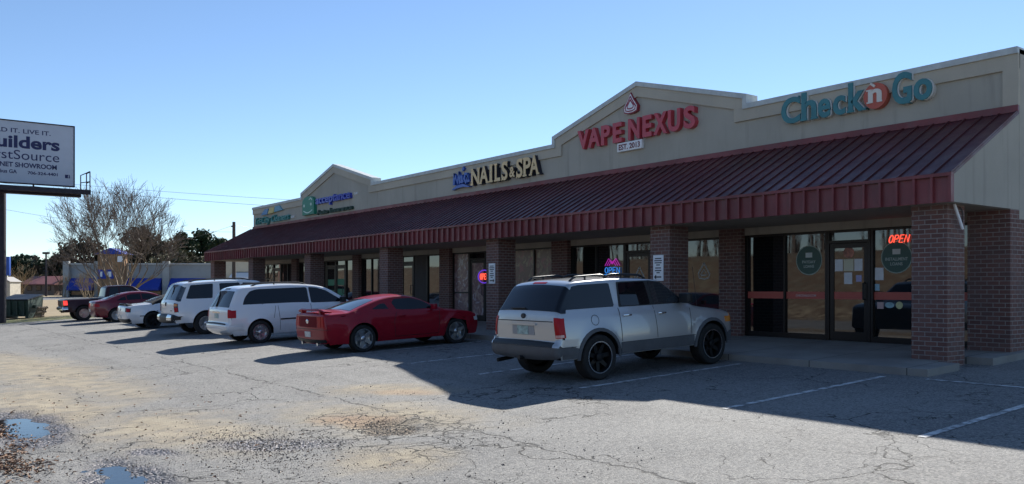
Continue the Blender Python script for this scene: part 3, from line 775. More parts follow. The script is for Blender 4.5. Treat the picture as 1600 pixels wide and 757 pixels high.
for (u0, u1, z0, z1, lab, x) in ((10.66, 10.47, .36, .62, 'left white notice of the row on the loan shop door', GD), (10.45, 10.22, .36, .62, 'middle notice of the row on the loan shop door, slightly yellow', GD), (10.20, 10.01, .36, .62, 'right white notice of the row on the loan shop door', GD),
                                 (10.44, 10.25, .08, .33, 'white notice hanging below the row on the loan shop door', GD), (10.16, 10.03, .13, .27, 'small lilac sticker near the loan shop door handle', GD),
                                 (9.74, 9.55, .16, .42, 'white notice with a blue corner on the pane right of the loan shop door', VW+.0465), (9.74, 9.64, -.06, .08, 'pale blue sticker under the notice right of the loan shop door', VW+.0465),
                                 (9.69, 9.55, -.44, -.30, 'pink sticker at the bottom of the loan shop pane', VW+.0465)):
    m_ = pap if 'white' in lab else P('note', (.62, .60, .45) if 'yellow' in lab else (.42, .40, .62) if 'lilac' in lab else (.35, .55, .65) if 'blue' in lab else (.55, .38, .36), .6)
    setp(MB().box((x, u1, zz(z0)), (x+.003, u0, zz(z1))).build('notice', m_), lab, 'notice', 'notices on the loan shop door')
setp(disc(MB(), front(GD+.003), -10.33, zz(.76), .125, .125, 0, .003).build('door_sticker', P('sticker_red', (.42, .17, .12), .5, var=.5, vs=9)), 'round red and grey sticker high on the loan shop door', 'sticker')
setp(disc(MB(), front(VW+.049), -9.21, zz(-.36), .075, .075, 0, .003).build('pane_sticker', P('sticker_yellow', (.5, .48, .25), .5, var=.3, vs=9)), 'round yellow sticker at the bottom of the loan shop pane', 'sticker')
setp(disc(MB(), front(VW+.049), -9.42, zz(-.36), .10, .06, 0, .003).build('pane_sticker', P('sticker_blue', (.30, .48, .52), .5, var=.3, vs=9)), 'oval pale blue sticker at the bottom of the loan shop pane', 'sticker')
# drops on the vape shop glass
for (u, zc, lab) in ((14.35, .40, 'white drop decal on the pane right of the pillar, by the silver SUV bonnet'), (16.6, .34, 'white drop decal on the vape shop door')):
    x_ = VW+.049 if u < 16 else VW+.029
    fm = front(x_)
    q = [(-u+x*.75, zz(zc)+y*.75) for x, y in ((0, .31), (.12, .12), (.24, -.06), (.20, -.20), (0, -.24), (-.20, -.20), (-.24, -.06), (-.12, .12))]
    mb = MB(); bar(mb, fm, q+[q[0]], .035, 0, .003); bar(mb, fm, [(-u-.1, zz(zc)-.07), (-u, zz(zc)+.06), (-u+.1, zz(zc)-.07), (-u-.1, zz(zc)-.09)], .035, 0, .0035)
    setp(mb.build('drop_decal', P('pale_decal', (.42, .42, .40), .5)), lab, 'decal')
# green posters of the insurance office
grp = P('green_poster', (.03, .24, .13), .5)
for (u0, u1, z0, z1, lab, x) in ((35.63, 34.9, .12, .40, 'upper green poster on the right insurance office door', GD), (35.63, 34.9, -.34, -.05, 'lower green poster on the right insurance office door', GD), (36.64, 35.9, .10, .38, 'upper green poster on the left insurance office door', GD), (36.64, 35.9, -.45, -.1, 'lower green poster on the left insurance office door', GD),
                                 (38.5, 37.5, .05, .35, 'green poster in the insurance office window', VW+.0465)):
    setp(MB().box((x, u1, zz(z0)), (x+.003, u0, zz(z1))).build('poster', grp), lab, 'poster', 'green posters of the insurance office')

# ------------------------------------------------------------------ vehicles
def fillet(pts):
    out = [Vector(pts[0][:2])]
    for i in range(1, len(pts)-1):
        p0, p, p1 = Vector(pts[i-1][:2]), Vector(pts[i][:2]), Vector(pts[i+1][:2])
        r = pts[i][2] if len(pts[i]) > 2 else .05
        a, b = p0-p, p1-p
        ta, tb = min(r, a.length*.48), min(r, b.length*.48)
        A, Bq = p+a.normalized()*ta, p+b.normalized()*tb
        for k in range(7):
            t = k/6; out.append(A*(1-t)**2+p*2*t*(1-t)+Bq*t*t)
    out.append(Vector(pts[-1][:2])); return out
def resample(path, step):
    res = [path[0]]
    for a, b in zip(path, path[1:]):
        n = max(1, math.ceil((b-a).length/step))
        if (b-a).length < 1e-6: continue
        res += [a.lerp(b, k/n) for k in range(1, n+1)]
    return res
class Car:
    def __init__(s, name, label, cat, pos, top, xr, xf, R_, Ra, W, belt, tumble, z0, paint, shoulder=.025, flare=.02, yaw=0., re=.10, ce=.05, rr=.07, cr=.035, rub=.65, bul=.05):
        s.xr, s.xf, s.R, s.Ra, s.Wt, s.belt, s.tum, s.z0, s.sh, s.fl, s.rub, s.bul = xr, xf, R_, Ra, W, belt, tumble, z0, shoulder, flare, rub, bul
        vx, uy = pos                                            # where the right rear wheel touches the ground
        wr = interp(W, xr)
        ox, oy = vx-xr, uy+wr
        zr, zf = gz(vx, oy), gz(vx+xf-xr, oy)
        pitch = math.atan2(zf-zr, xf-xr)
        s.t = thing(name, label, cat, (ox, oy, zr-xr*math.tan(pitch)), (0, -pitch, yaw))
        p = resample(fillet(top), .07); s.p = p; n = len(p)
        s.L = max(q.x for q in p)
        s.m = []; r = []; c = []
        for i in range(n):
            t = (p[min(i+1, n-1)]-p[max(i-1, 0)]).normalized(); s.m.append(Vector((t.y, -t.x)))
            st = abs(t.y)
            r.append(lerp(rr, re, sm((st-.5)/.4))); c.append(lerp(cr, ce, sm((st-.4)/.4)))
        for _ in range(3):
            r = [(r[max(i-1, 0)]+r[i]+r[min(i+1, n-1)])/3 for i in range(n)]; c = [(c[max(i-1, 0)]+c[i]+c[min(i+1, n-1)])/3 for i in range(n)]
            s.m = [(s.m[max(i-1, 0)]+s.m[i]*2+s.m[min(i+1, n-1)]).normalized() for i in range(n)]
        s.r, s.c = r, c
        s.S = [0.]
        for a, b in zip(p, p[1:]): s.S.append(s.S[-1]+(b-a).length)
        s.body(paint)
    def W(s, x, z):
        wp = interp(s.Wt, x); zb = interp(s.belt, x)
        f = lambda q: wp*(1-s.bul*((q-s.rub)/.4)**2)
        y = f(z) if z < zb else f(zb)-s.sh*sm((z-zb)/.06)-s.tum*(z-zb)
        for xw in (s.xr, s.xf):
            d = math.hypot(x-xw, z-s.R)
            y += s.fl*math.exp(-((d-s.Ra)/.08)**2)*(1 if z > s.R*.6 else .4)
        return y
    def at(s, S_):
        k = 0; a = s.S
        if S_ <= 0: return s.p[0], s.m[0], s.r[0], s.c[0]
        for k in range(len(a)-1):
            if S_ <= a[k+1]:
                t = (S_-a[k])/(a[k+1]-a[k])
                return s.p[k].lerp(s.p[k+1], t), s.m[k].lerp(s.m[k+1], t).normalized(), lerp(s.r[k], s.r[k+1], t), lerp(s.c[k], s.c[k+1], t)
        return s.p[-1], s.m[-1], s.r[-1], s.c[-1]
    def Pt(s, S_, a, off=0.):                                     # a: 0 centre, 1 edge of flat, 2 end of rounding, >2 along the side
        if off:
            e = .012
            p0 = s.Pt(S_, a); d1 = s.Pt(S_+e, a)-s.Pt(S_-e, a); d2 = s.Pt(S_, a+e)-s.Pt(S_, a-e)
            nn = d1.cross(d2)
            if nn.length < 1e-12: return p0
            nn.normalize(); return p0-nn*off if NSIGN else p0+nn*off
        p, m, r, c = s.at(S_); q = p+m*(c+r); Wi = s.W(q.x, q.y); sg = -1 if a < 0 else 1; b = abs(a)
        if b <= 1: ins = c*b*b; y = (Wi-r)*b; o = p+m*ins
        elif b <= 2:
            ph = (b-1)*math.pi/2; o = p+m*(c+r*(1-math.cos(ph))); y = Wi-r*(1-math.sin(ph))
        else:
            o = q+Vector((1 if m.x > 0 else -1, 0))*((b-2)*.25); y = s.W(o.x, o.y)
        return Vector((o.x, sg*y, o.y))
    def body(s, paint):
        n = len(s.p); cols = [-2, -1.75, -1.5, -1.25, -1, -.85, -.6, -.3, 0, .3, .6, .85, 1, 1.25, 1.5, 1.75, 2]
        mb = MB(); nc = len(cols)
        vs = [s.Pt(S_, a) for S_ in s.S for a in cols]
        mb.add(vs, [(i*nc+j, i*nc+j+1, (i+1)*nc+j+1, (i+1)*nc+j) for i in range(n-1) for j in range(nc-1)])
        ins = [s.p[i]+s.m[i]*(s.r[i]+s.c[i]) for i in range(n)]
        ins[0].y = ins[-1].y = s.z0
        bot = []
        for xw in (s.xf, s.xr):
            dz = s.R-s.z0; a0 = math.asin(max(-1, min(1, dz/s.Ra)))
            for k in range(19):
                a = -a0+(math.pi+2*a0)*k/18; bot.append(Vector((xw+s.Ra*math.cos(a), s.R+s.Ra*math.sin(a))))
        s.bot = [ins[-1]]+bot+[ins[0]]
        poly = ins+bot
        V, Fc = s.grid(poly, .09)
        for sg in (-1, 1):
            mb.add([(x, sg*s.W(x, z), z) for x, z in V], Fc if sg < 0 else [tuple(reversed(f)) for f in Fc])
        me = mb.mesh(False)
        bm = bmesh.new(); bm.from_mesh(me); bmesh.ops.remove_doubles(bm, verts=bm.verts, dist=.0015); bmesh.ops.recalc_face_normals(bm, faces=bm.faces); bm.to_mesh(me); bm.free()
        s.bodyo = link_mesh('body', me, paint, s.t, False, 38)
        # dark wheel housings and floor
        mb = MB()
        for sg in (-1, 1):
            q = s.bot; k = len(q)
            mb.add([(v.x, sg*(s.W(v.x, v.y)-.002), v.y+.001) for v in q]+[(v.x, sg*(s.W(v.x, v.y)-.30), v.y+.001) for v in q], [(i, i+1, i+1+k, i+k) for i in range(k-1)])
        ww = interp(s.Wt, (s.xr+s.xf)/2)-.3
        mb.box((.22, -ww, s.z0+.0), (s.L-.25, ww, s.z0+.42)); mb.box((s.xr+s.Ra+.05, -ww-.25, s.z0+.02), (s.xf-s.Ra-.05, ww+.25, s.z0+.3))
        mb.build('underbody', M['black'], s.t, False)
    @staticmethod
    def grid(poly, step):
        bm = bmesh.new(); f = bm.faces.new([bm.verts.new((v[0], 0, v[1])) for v in poly])
        bmesh.ops.triangulate(bm, faces=[f])
        xs = [v[0] for v in poly]; zs = [v[1] for v in poly]
        for ax, lo, hi in (((1, 0, 0), min(xs), max(xs)), ((0, 0, 1), min(zs), max(zs))):
            k = lo+step
            while k < hi-.004:
                co = (k, 0, 0) if ax[0] else (0, 0, k)
                bmesh.ops.bisect_plane(bm, geom=bm.verts[:]+bm.edges[:]+bm.faces[:], plane_co=co, plane_no=ax, dist=1e-5); k += step
        bm.verts.index_update()
        V = [(v.co.x, v.co.z) for v in bm.verts]; Fc = [tuple(v.index for v in f.verts) for f in bm.faces]
        bm.free(); return V, Fc
    def side(s, name, poly, mat, off=.004, sides=(-1, 1), parent=None, smooth=40, rnd=0., one=None):
        if rnd: poly = s.round_poly(poly, rnd)
        V, Fc = s.grid(poly, .07); n = len(poly)
        for sg in sides:
            mb = MB()
            mb.add([(x, sg*(s.W(x, z)+off), z) for x, z in V], Fc if sg < 0 else [tuple(reversed(f)) for f in Fc])
            q = resample([Vector(v[:2]) for v in poly]+[Vector(poly[0][:2])], .07); k = len(q)
            mb.add([(v.x, sg*(s.W(v.x, v.y)+off), v.y) for v in q]+[(v.x, sg*(s.W(v.x, v.y)-.004), v.y) for v in q], [(i, i+1, i+1+k, i+k) for i in range(k-1)])
            o = mb.build(name, mat, parent or s.t, False, smooth)
        return o
    @staticmethod
    def round_poly(poly, r):
        out = []; n = len(poly)
        for i in range(n):
            p0, p, p1 = Vector(poly[i-1]), Vector(poly[i]), Vector(poly[(i+1) % n]); a, b = p0-p, p1-p
            A, Bq = p+a.normalized()*min(r, a.length*.45), p+b.normalized()*min(r, b.length*.45)
            out += [A*(1-t)**2+p*2*t*(1-t)+Bq*t*t for t in (0, .25, .5, .75, 1)]
        return out
    def sz(s, z):                                                  # first path position that reaches height z at the rear
        for k in range(len(s.p)-1):
            if s.p[k].y <= z <= s.p[k+1].y: return lerp(s.S[k], s.S[k+1], (z-s.p[k].y)/max(1e-9, s.p[k+1].y-s.p[k].y))
        return s.S[0]
    def sx(s, x):
        for k in range(len(s.p)-1):
            if s.p[k].x <= x <= s.p[k+1].x and s.p[k].y > .7: return lerp(s.S[k], s.S[k+1], (x-s.p[k].x)/max(1e-9, s.p[k+1].x-s.p[k].x))
        return s.S[-1]
    def szf(s, z):
        for k in reversed(range(len(s.p)-1)):
            if s.p[k].y >= z >= s.p[k+1].y: return lerp(s.S[k], s.S[k+1], (s.p[k].y-z)/max(1e-9, s.p[k].y-s.p[k+1].y))
        return s.S[-1]
    def am(s, S_, y):                                              # metres across -> a
        p, m, r, c = s.at(S_); q = p+m*(c+r); Wi = s.W(q.x, q.y)
        return y/(Wi-r)
    def strip(s, name, S0, S1, a0, a1, mat, off=.005, parent=None, taper=0., round_=False, smooth=45):
        ni = max(3, int(abs(S1-S0)/.05)); nj = max(4, int(abs(a1-a0)/.14)); mb = MB(); vs = []
        for i in range(ni+1):
            for j in range(nj+1):
                ti, tj = i/ni, j/nj
                aa0, aa1 = a0, a1
                if taper: k = lerp(1, 1-taper, ti); aa0, aa1 = a0*k, a1*k
                o = off
                if round_: o = off*(.35+.65*math.sin(math.pi*min(1, max(0, ti)))**.5)
                vs.append(s.Pt(lerp(S0, S1, ti), lerp(aa0, aa1, tj), o))
        w_ = nj+1
        fs = [(i*w_+j, i*w_+j+1, (i+1)*w_+j+1, (i+1)*w_+j) for i in range(ni) for j in range(nj)]
        mb.add(vs, fs)
        ring = [(0, j) for j in range(nj+1)]+[(i, nj) for i in range(1, ni+1)]+[(ni, j) for j in reversed(range(nj))]+[(i, 0) for i in reversed(range(1, ni))]
        A = []; Bq = []
        for (i, j) in ring:
            ti, tj = i/ni, j/nj; k = lerp(1, 1-taper, ti) if taper else 1
            A.append(vs[i*w_+j]); Bq.append(s.Pt(lerp(S0, S1, ti), lerp(a0*k, a1*k, tj), -.004))
        k = len(ring); mb.add(A+Bq, [(i, (i+1) % k, (i+1) % k+k, i+k) for i in range(k)])
        return mb.build(name, mat, parent or s.t, False, smooth)
    def seam(s, pts, wd=.012):
        q = resample([Vector(p) for p in pts], .06)
        for sg in (-1, 1):
            mb = MB(); vs = []
            for i, p in enumerate(q):
                t = (q[min(i+1, len(q)-1)]-q[max(0, i-1)]).normalized(); nn = Vector((-t.y, t.x))*wd/2
                for e in (p+nn, p-nn): vs.append((e.x, sg*(s.W(e.x, e.y)+.0025), e.y))
            mb.add(vs, [(2*i, 2*i+1, 2*i+3, 2*i+2) for i in range(len(q)-1)])
            mb.build('door_seam', M['black'], s.bodyo, False)
    def wheels(s, style, width=.23, inset=.02, rimmat=None, rimr=.66):
        Rr = s.R; w_ = width
        for xw in (s.xr, s.xf):
            for sg in (-1, 1):
                y = sg*(s.W(xw, s.R+s.Ra*.99)-inset-w_/2)
                rim = MB(); rr = Rr*rimr; o = sg
                c = (xw, y, Rr)
                rim.lathe([(rr, -o*w_*.45), (rr*.97, o*w_*.2), (rr, o*w_*.46), (rr*1.0, o*w_*.50), (rr*.94, o*w_*.50), (rr*.90, o*w_*.40), (rr*.88, -o*w_*.1), (0.0, -o*w_*.1)], 36, 'y', c)
                def spoke(a, wd0, wd1, r0, r1, y0, y1, th=.03):
                    ca, sa = math.cos(a), math.sin(a); vs = []
                    for (r_, wd, yy) in ((r0, wd0, y0), (r1, wd1, y1)):
                        for (e, dy) in ((-1, 0), (1, 0), (1, -th), (-1, -th)):
                            vs.append((c[0]+ca*r_-sa*e*wd/2, y+o*(yy+dy), c[2]+sa*r_+ca*e*wd/2))
                    rim.add(vs, [(0,1,5,4),(1,2,6,5),(2,3,7,6),(3,0,4,7),(0,3,2,1),(4,5,6,7)])
                ph = random.random()*6
                if style == 'five':
                    for k in range(5): spoke(ph+k*2*math.pi/5, rr*.42, rr*.30, rr*.1, rr*.93, w_*.38, w_*.44)
                elif style == 'ten':
                    for k in range(10): spoke(ph+k*2*math.pi/10, rr*.2, rr*.2, rr*.15, rr*.93, w_*.36, w_*.45)
                elif style == 'split':
                    for k in range(6):
                        spoke(ph+k*2*math.pi/6-.14, rr*.11, rr*.11, rr*.15, rr*.93, w_*.34, w_*.42); spoke(ph+k*2*math.pi/6+.14, rr*.11, rr*.11, rr*.15, rr*.93, w_*.34, w_*.42)
                else:
                    for k in range(7): spoke(ph+k*2*math.pi/7, rr*.3, rr*.24, rr*.1, rr*.9, w_*.22, w_*.32)
                rim.lathe([(rr*.26, -o*w_*.05), (rr*.26, o*w_*.43), (rr*.2, o*w_*.47), (0, o*w_*.47)], 20, 'y', c)
                wo = rim.build('wheel', rimmat or M['alloy'], s.t, False, 35)
                ty = MB().lathe([(rr*1.005, -o*w_*.46), (rr*1.06, -o*w_*.5), (Rr*.93, -o*w_*.5), (Rr*.985, -o*w_*.43), (Rr, -o*w_*.3), (Rr, o*w_*.3), (Rr*.985, o*w_*.43), (Rr*.93, o*w_*.5), (rr*1.06, o*w_*.5), (rr*1.005, o*w_*.46)], 40, 'y', c)
                ty.build('tyre', M['rubber'], wo, False, 40)
                if style == 'lip':
                    MB().lathe([(rr*1.012, o*w_*.47), (rr*1.012, o*w_*.515), (rr*.945, o*w_*.515), (rr*.93, o*w_*.44)], 40, 'y', c).build('rim_lip', M['chrome'], wo, False, 40)
    def mirror(s, x, z, mat=None, sc=1.):
        for sg in (-1, 1):
            mb = MB(); y = s.W(x, z)
            mb.box((x-.07*sc, sg*(y+.03), z), (x+.06*sc, sg*(y+.22*sc), z+.16*sc)); 
            o = mb.build('side_mirror', mat or M['black'], s.t, False, bevel=.03*sc)
            MB().box((x-.02, sg*(y-.01), z+.02), (x+.02, sg*(y+.04), z+.07)).build('mirror_arm', M['black'], o, False)
    def handle(s, x, z, mat=None):
        for sg in (-1, 1):
            y = s.W(x, z)
            MB().box((x-.10, sg*(y+.004), z-.016), (x+.10, sg*(y+.036), z+.016)).build('door_handle', mat or s.bodyo.data.materials[0], s.t, False, bevel=.012)
    def rack(s, x0, x1, yk, h=.075, mat=None):
        for sg in (-1, 1):
            mb = MB(); pts = []
            for k in range(13):
                x = lerp(x0, x1, k/12); S_ = s.sx(x); q = s.Pt(S_, yk*sg); e = sm(min(k, 12-k)/1.6)
                pts.append((q.x, q.y, q.z+h*e))
            mb.tube(pts, .02, 8)
            for k in (5,):
                q = pts[k]; mb.tube([(q[0], q[1], q[2]), (q[0], q[1], q[2]-h)], .018, 6)
            mb.build('roof_rail', mat or M['black'], s.t, False, 40)
NSIGN = False
def plate_and_badge(c, z0, z1, wd, mat, badge=None, bz=0, by=0, bmat=None, yc=0.):
    S0, S1 = c.sz(z0), c.sz(z1)
    c.strip('licence_plate', S0, S1, c.am(S0, yc-wd/2), c.am(S0, yc+wd/2), mat, .014)
    if badge:
        Sb = c.sz(bz); q = c.Pt(Sb, 0)
        mb = MB(); mb.lathe([(0, -.02), (badge*.8, -.02), (badge, -.01), (badge, .02)], 20, 'x', (q.x, 0, q.z))
        for i, v in enumerate(mb.v): mb.v[i] = (v[0], v[1]*1.35, v[2])
        mb.build('badge', bmat or M['chrome'], c.t, False, 40)

# --- silver SUV, nearest
c = Car('parked_suv', 'silver SUV with black wheels and roof rails, nearest the camera by the vape shop', 'SUV', (9.84, 10.62),
        [(.07,.40),(.0,.47,.05),(0,.66,.04),(.075,.70,.03),(.06,1.0,.3),(.10,1.20,.08),(.40,1.64,.12),(.58,1.715,.15),(1.6,1.75,.5),(2.5,1.70,.4),(2.72,1.655,.15),(3.40,1.19,.12),(3.58,1.145,.1),(4.36,1.04,.2),(4.55,.96,.08),(4.61,.62,.1),(4.56,.38)],
        .98, 3.87, .388, .442, [(0,.90),(.45,.92),(4.0,.915),(4.45,.86),(4.7,.74)], [(0,1.16),(4.8,1.08)], .20, .40, M['silver'], flare=.022, re=.075, ce=.04)
SUV = c
c.strip('rear_window', c.sz(1.215), c.sz(1.635), -2.4, 2.4, M['carglass'], .006)
c.strip('windshield', c.sx(2.80), c.sx(3.36), -.96, .96, M['carglass'], .005)
c.side('quarter_window', [(.30,1.222),(.40,1.39),(.545,1.60),(.70,1.622),(1.36,1.632),(1.40,1.62),(1.44,1.25),(1.42,1.222)], M['carglass'], .005)
c.side('window_surround', [(1.55,1.205),(1.58,1.645),(2.40,1.645),(2.66,1.61),(3.28,1.20)], M['black'], .003, rnd=.03)
c.side('rear_door_window', [(1.60,1.225),(1.62,1.625),(2.26,1.625),(2.33,1.22)], M['carglass'], .007, rnd=.04)
c.side('front_door_window', [(2.42,1.22),(2.35,1.625),(2.62,1.595),(3.20,1.22)], M['clearglass'], .007, rnd=.03)
c.strip('bumper', c.sz(.41), c.sz(.62), -3.0, 3.0, M['grey'], .03)
c.strip('bumper_top', c.sz(.625), c.sz(.705), -1.0, 1.0, M['black'], .028)
c.strip('bumper_corner', c.sz(.625), c.sz(.74), 1.0, 3.3, M['silver'], .034); c.strip('bumper_corner', c.sz(.625), c.sz(.74), -3.3, -1.0, M['silver'], .034)
for sg in (-1, 1):
    c.strip('taillight', c.sz(.765), c.sz(1.11), *sorted((sg*.99, sg*2.25)), M['tail'], .012)
    c.strip('reverse_lamp', c.sz(.775), c.sz(.815), *sorted((sg*1.03, sg*2.1)), P('pink_lens', (.6, .3, .28), .2, 0, 1.), .016)
c.strip('tailgate_trim', c.sz(1.03), c.sz(1.046), -.95, .95, M['black'], .004)
c.strip('plate_recess', c.sz(.80), c.sz(.98), c.am(c.sz(.9), -.30), c.am(c.sz(.9), .30), P('recess_grey', (.30, .305, .31), .5), .006)
c.strip('grab_bar', c.sz(.965), c.sz(1.0), c.am(c.sz(.9), -.36), c.am(c.sz(.9), .36), M['silver'], .03)
plate_and_badge(c, .81, .955, .30, M['plate'], .045, 1.12, 0, M['darkp'])
MB().tube([c.Pt(c.sz(1.24), -.05, .03), c.Pt(c.sz(1.235), .5, .03)], .012, 6).build('wiper', M['black'], c.t, False)
c.strip('spoiler_light', c.sz(1.655), c.sz(1.68), c.am(c.sz(1.6), -.18), c.am(c.sz(1.6), .18), M['tail'], .006)
# lower cladding and arch flares
for (a, b) in ((c.xr+c.Ra+.07, c.xf-c.Ra-.07),):
    c.side('rocker_cladding', [(a, .41), (b, .41), (b, .60), (a, .60)], M['grey'], .014)
for xw in (c.xr, c.xf):
    o_ = [(xw+(c.Ra+.06)*math.cos(t), c.R+(c.Ra+.06)*math.sin(t)) for t in [R(-2)+R(184)*k/16 for k in range(17)]]
    i_ = [(xw+(c.Ra+.002)*math.cos(t), c.R+(c.Ra+.002)*math.sin(t)) for t in [R(182)-R(184)*k/16 for k in range(17)]]
    c.side('wheel_flare', o_+i_, M['grey'], .014)
c.side('rear_corner_cladding', [(.18,.41),(.50,.41),(.50,.58),(.18,.64)], M['grey'], .012)
c.side('front_corner_cladding', [(4.36,.41),(4.55,.41),(4.53,.62),(4.36,.58)], M['grey'], .012)
c.seam([(1.52,.62),(1.52,1.2)]); c.seam([(2.40,.62),(2.38,1.2)]); c.seam([(3.30,.62),(3.32,1.15)]); c.seam([(1.5,.60),(3.4,.60)])
fc = [( .93+.085*math.cos(t), 1.02+.085*math.sin(t)) for t in [2*math.pi*k/20 for k in range(20)]]
c.seam(fc+[fc[0]], .010)
c.handle(1.68, 1.06, M['chrome']); c.handle(2.55, 1.05, M['chrome']); c.mirror(3.12, 1.2, M['black'], 1.15)
c.rack(.65, 1.5, .86, .06); c.rack(1.45, 2.45, .86, .06)
c.wheels('lip', .26, .0, M['darkalloy'], .70)
MB().tube([(.05,-.05,.42),(-.08,-.05,.42)], .035, 8).build('tow_hitch', M['black'], c.t, False)
MB().tube([(.3,.62,.36),(-.03,.64,.33)], .035, 10).build('exhaust_pipe', M['darkalloy'], c.t, False)
c.strip('headlight', c.szf(.97), c.szf(.80), 1.1, 2.6, M['lens'], .01); c.strip('headlight', c.szf(.97), c.szf(.80), -2.6, -1.1, M['amber'], .01)
MB().tube([c.Pt(c.sx(3.6), -1.0), c.Pt(c.sx(3.6), -1.0)+Vector((-.1, 0, .75))], .004, 5).build('antenna', M['black'], c.t, False)

# --- red coupe
def sport(name, label, pos, paint, top, softtop=False, style='five', rim=None):
    c = Car(name, label, 'car', pos, top, 1.05, 3.77, .34, .395, [(0,.86),(.6,.92),(1.2,.935),(2.4,.905),(3.8,.93),(4.3,.895),(4.55,.82),(4.8,.68)], [(0,.94),(1.1,.945),(2.2,.915),(3.5,.915),(4.7,.82)], .36, .24, paint, shoulder=.04, flare=.035, re=.07, ce=.05, rr=.08, rub=.6, bul=.07)
    c.wheels(style, .24, .02, rim or M['alloy'], .72)
    c.seam([(1.96,.32),(1.93,.7),(2.02,.94)]); c.seam([(3.22,.32),(3.28,.92)]); c.seam([(1.97,.33),(3.2,.33)])
    c.handle(2.16, .84); c.mirror(3.08, .95, paint, .9)
    c.side('sill', [(1.52,.245),(3.3,.245),(3.3,.31),(1.52,.31)], paint, .02)
    return c
c = sport('parked_coupe', 'bright red sports coupe with a rear spoiler and silver star wheels', (9.62, 18.86), M['red'],
    [(.10,.24),(.02,.34,.06),(0,.58,.04),(.015,.96,.03),(.06,1.005,.03),(.72,1.03,.08),(1.55,1.30,.3),(2.05,1.385,.4),(2.6,1.365,.4),(3.42,.985,.15),(3.58,.965,.1),(4.30,.87,.2),(4.53,.77,.07),(4.60,.52,.08),(4.54,.24)])
c.strip('rear_window', c.sx(.80), c.sx(1.52), -.90, .90, M['clearglass'], .005, taper=.06)
c.strip('windshield', c.sx(2.68), c.sx(3.36), -.95, .95, M['carglass'], .005)
c.side('quarter_window', [(1.28,1.0),(1.60,1.16),(1.74,1.17),(1.86,.995)], M['carglass'], .004, rnd=.04)
c.side('door_window', [(2.06,.98),(1.94,1.18),(2.04,1.27),(2.56,1.27),(2.82,1.19),(3.20,.98)], M['carglass'], .004, rnd=.05)
def spoiler(c, x0, z, w_, paint):
    mb = MB()
    n = 13; vs = []
    for k in range(n):
        y = lerp(-w_, w_, k/(n-1)); e = abs(y)/w_; xo = .07*e*e; zo = -.05*max(0, e-.75)/.25
        for (a, b) in ((0, .02), (.02, .045), (.14, .03), (.22, .008), (.2, -.005), (.02, -.0)): vs.append((x0+xo+a, y, z+zo+b))
    mb.add(vs, [(i*6+j, (i+1)*6+j, (i+1)*6+(j+1) % 6, i*6+(j+1) % 6) for i in range(n-1) for j in range(6)]+[tuple(range(6)), tuple(reversed(range((n-1)*6, n*6)))])
    for y in (-w_*.72, w_*.72): mb.box((x0+.06, y-.04, z-.10), (x0+.18, y+.04, z+.002))
    mb.build('spoiler', paint, c.t, False, 40)
spoiler(c, .03, 1.06, .76, M['red'])
c.strip('tail_panel', c.sz(.66), c.sz(.92), -.62, .62, P('dark_red_panel', (.15, .004, .010), .6, 0, 0, .1), .006)
for sg in (-1, 1):
    for k in range(3): c.strip('taillight', c.sz(.67), c.sz(.92), *sorted((sg*(.70+.20*k), sg*(.87+.20*k))), M['tail'], .010)
c.strip('bumper_trim', c.sz(.27), c.sz(.36), -1.6, 1.6, M['black'], .01)
plate_and_badge(c, .42, .55, .32, M['plate2'], .055, .80, 0, M['chrome'])
mb = MB()
for y in (.45, -.45): mb.tube([(.3, y, .26), (.04, y, .25)], .04, 10)
mb.build('exhaust_pipe', M['chrome'], c.t, False, 40)
c.strip('bumper_seam', c.sz(.605), c.sz(.617), -2.4, 2.4, M['black'], .002)
c.strip('headlight', c.szf(.78), c.szf(.62), 1.0, 2.3, M['lens'], .008); c.strip('headlight', c.szf(.78), c.szf(.62), -2.3, -1.0, M['lens'], .008)

# --- white minivan
c = Car('parked_minivan', 'white minivan with dark tinted glass between the red coupe and the big white SUV', 'minivan', (9.03, 24.2),
    [(.14,.28),(.05,.36,.06),(0,.46,.05),(0,.60,.04),(.05,.66,.04),(.06,1.0,.2),(.10,1.08,.1),(.36,1.58,.14),(.55,1.69,.15),(1.8,1.75,.8),(2.8,1.69,.6),(3.25,1.58,.3),(4.10,1.04,.2),(4.7,.90,.3),(4.97,.72,.15),(5.05,.5,.1),(4.95,.27)],
    1.0, 4.03, .335, .40, [(0,.96),(.5,.99),(4.2,.97),(4.75,.85),(5.06,.66)], [(0,1.08),(2,1.06),(5,.98)], .27, .27, M['white'], flare=.02, re=.08, ce=.04, rr=.09, cr=.04)
c.strip('rear_window', c.sz(1.10), c.sz(1.56), -1.0, 1.0, M['carglass'], .006, taper=.03)
c.strip('windshield', c.sx(3.32), c.sx(4.02), -.96, .96, M['carglass'], .005)
c.side('rear_side_window', [(.52,1.13),(.62,1.36),(.78,1.53),(1.0,1.585),(2.55,1.585),(2.57,1.11)], M['carglass'], .005, rnd=.07)
c.side('front_door_window', [(2.63,1.11),(2.60,1.585),(2.85,1.56),(3.14,1.47),(3.72,1.10)], M['carglass'], .005, rnd=.04)
for sg in (-1, 1): c.strip('taillight', c.sz(.79), c.sz(1.05), *sorted((sg*1.0, sg*2.5)), M['tail'], .012)
c.strip('bumper', c.sz(.32), c.sz(.64), -3.4, 3.4, M['white'], .018, round_=True)
c.strip('bumper_step', c.sz(.603), c.sz(.635), -.9, .9, M['black'], .040)
c.strip('spoiler_light', c.sz(1.60), c.sz(1.63), -.3, .3, M['black'], .006)
c.strip('grab_bar', c.sz(.93), c.sz(.96), c.am(c.sz(.9), -.34), c.am(c.sz(.9), .34), M['chrome'], .02)
plate_and_badge(c, .77, .91, .30, M['plate'])
c.side('side_moulding', [(1.62,.66),(3.5,.66),(3.5,.70),(1.62,.70)], M['black'], .014)
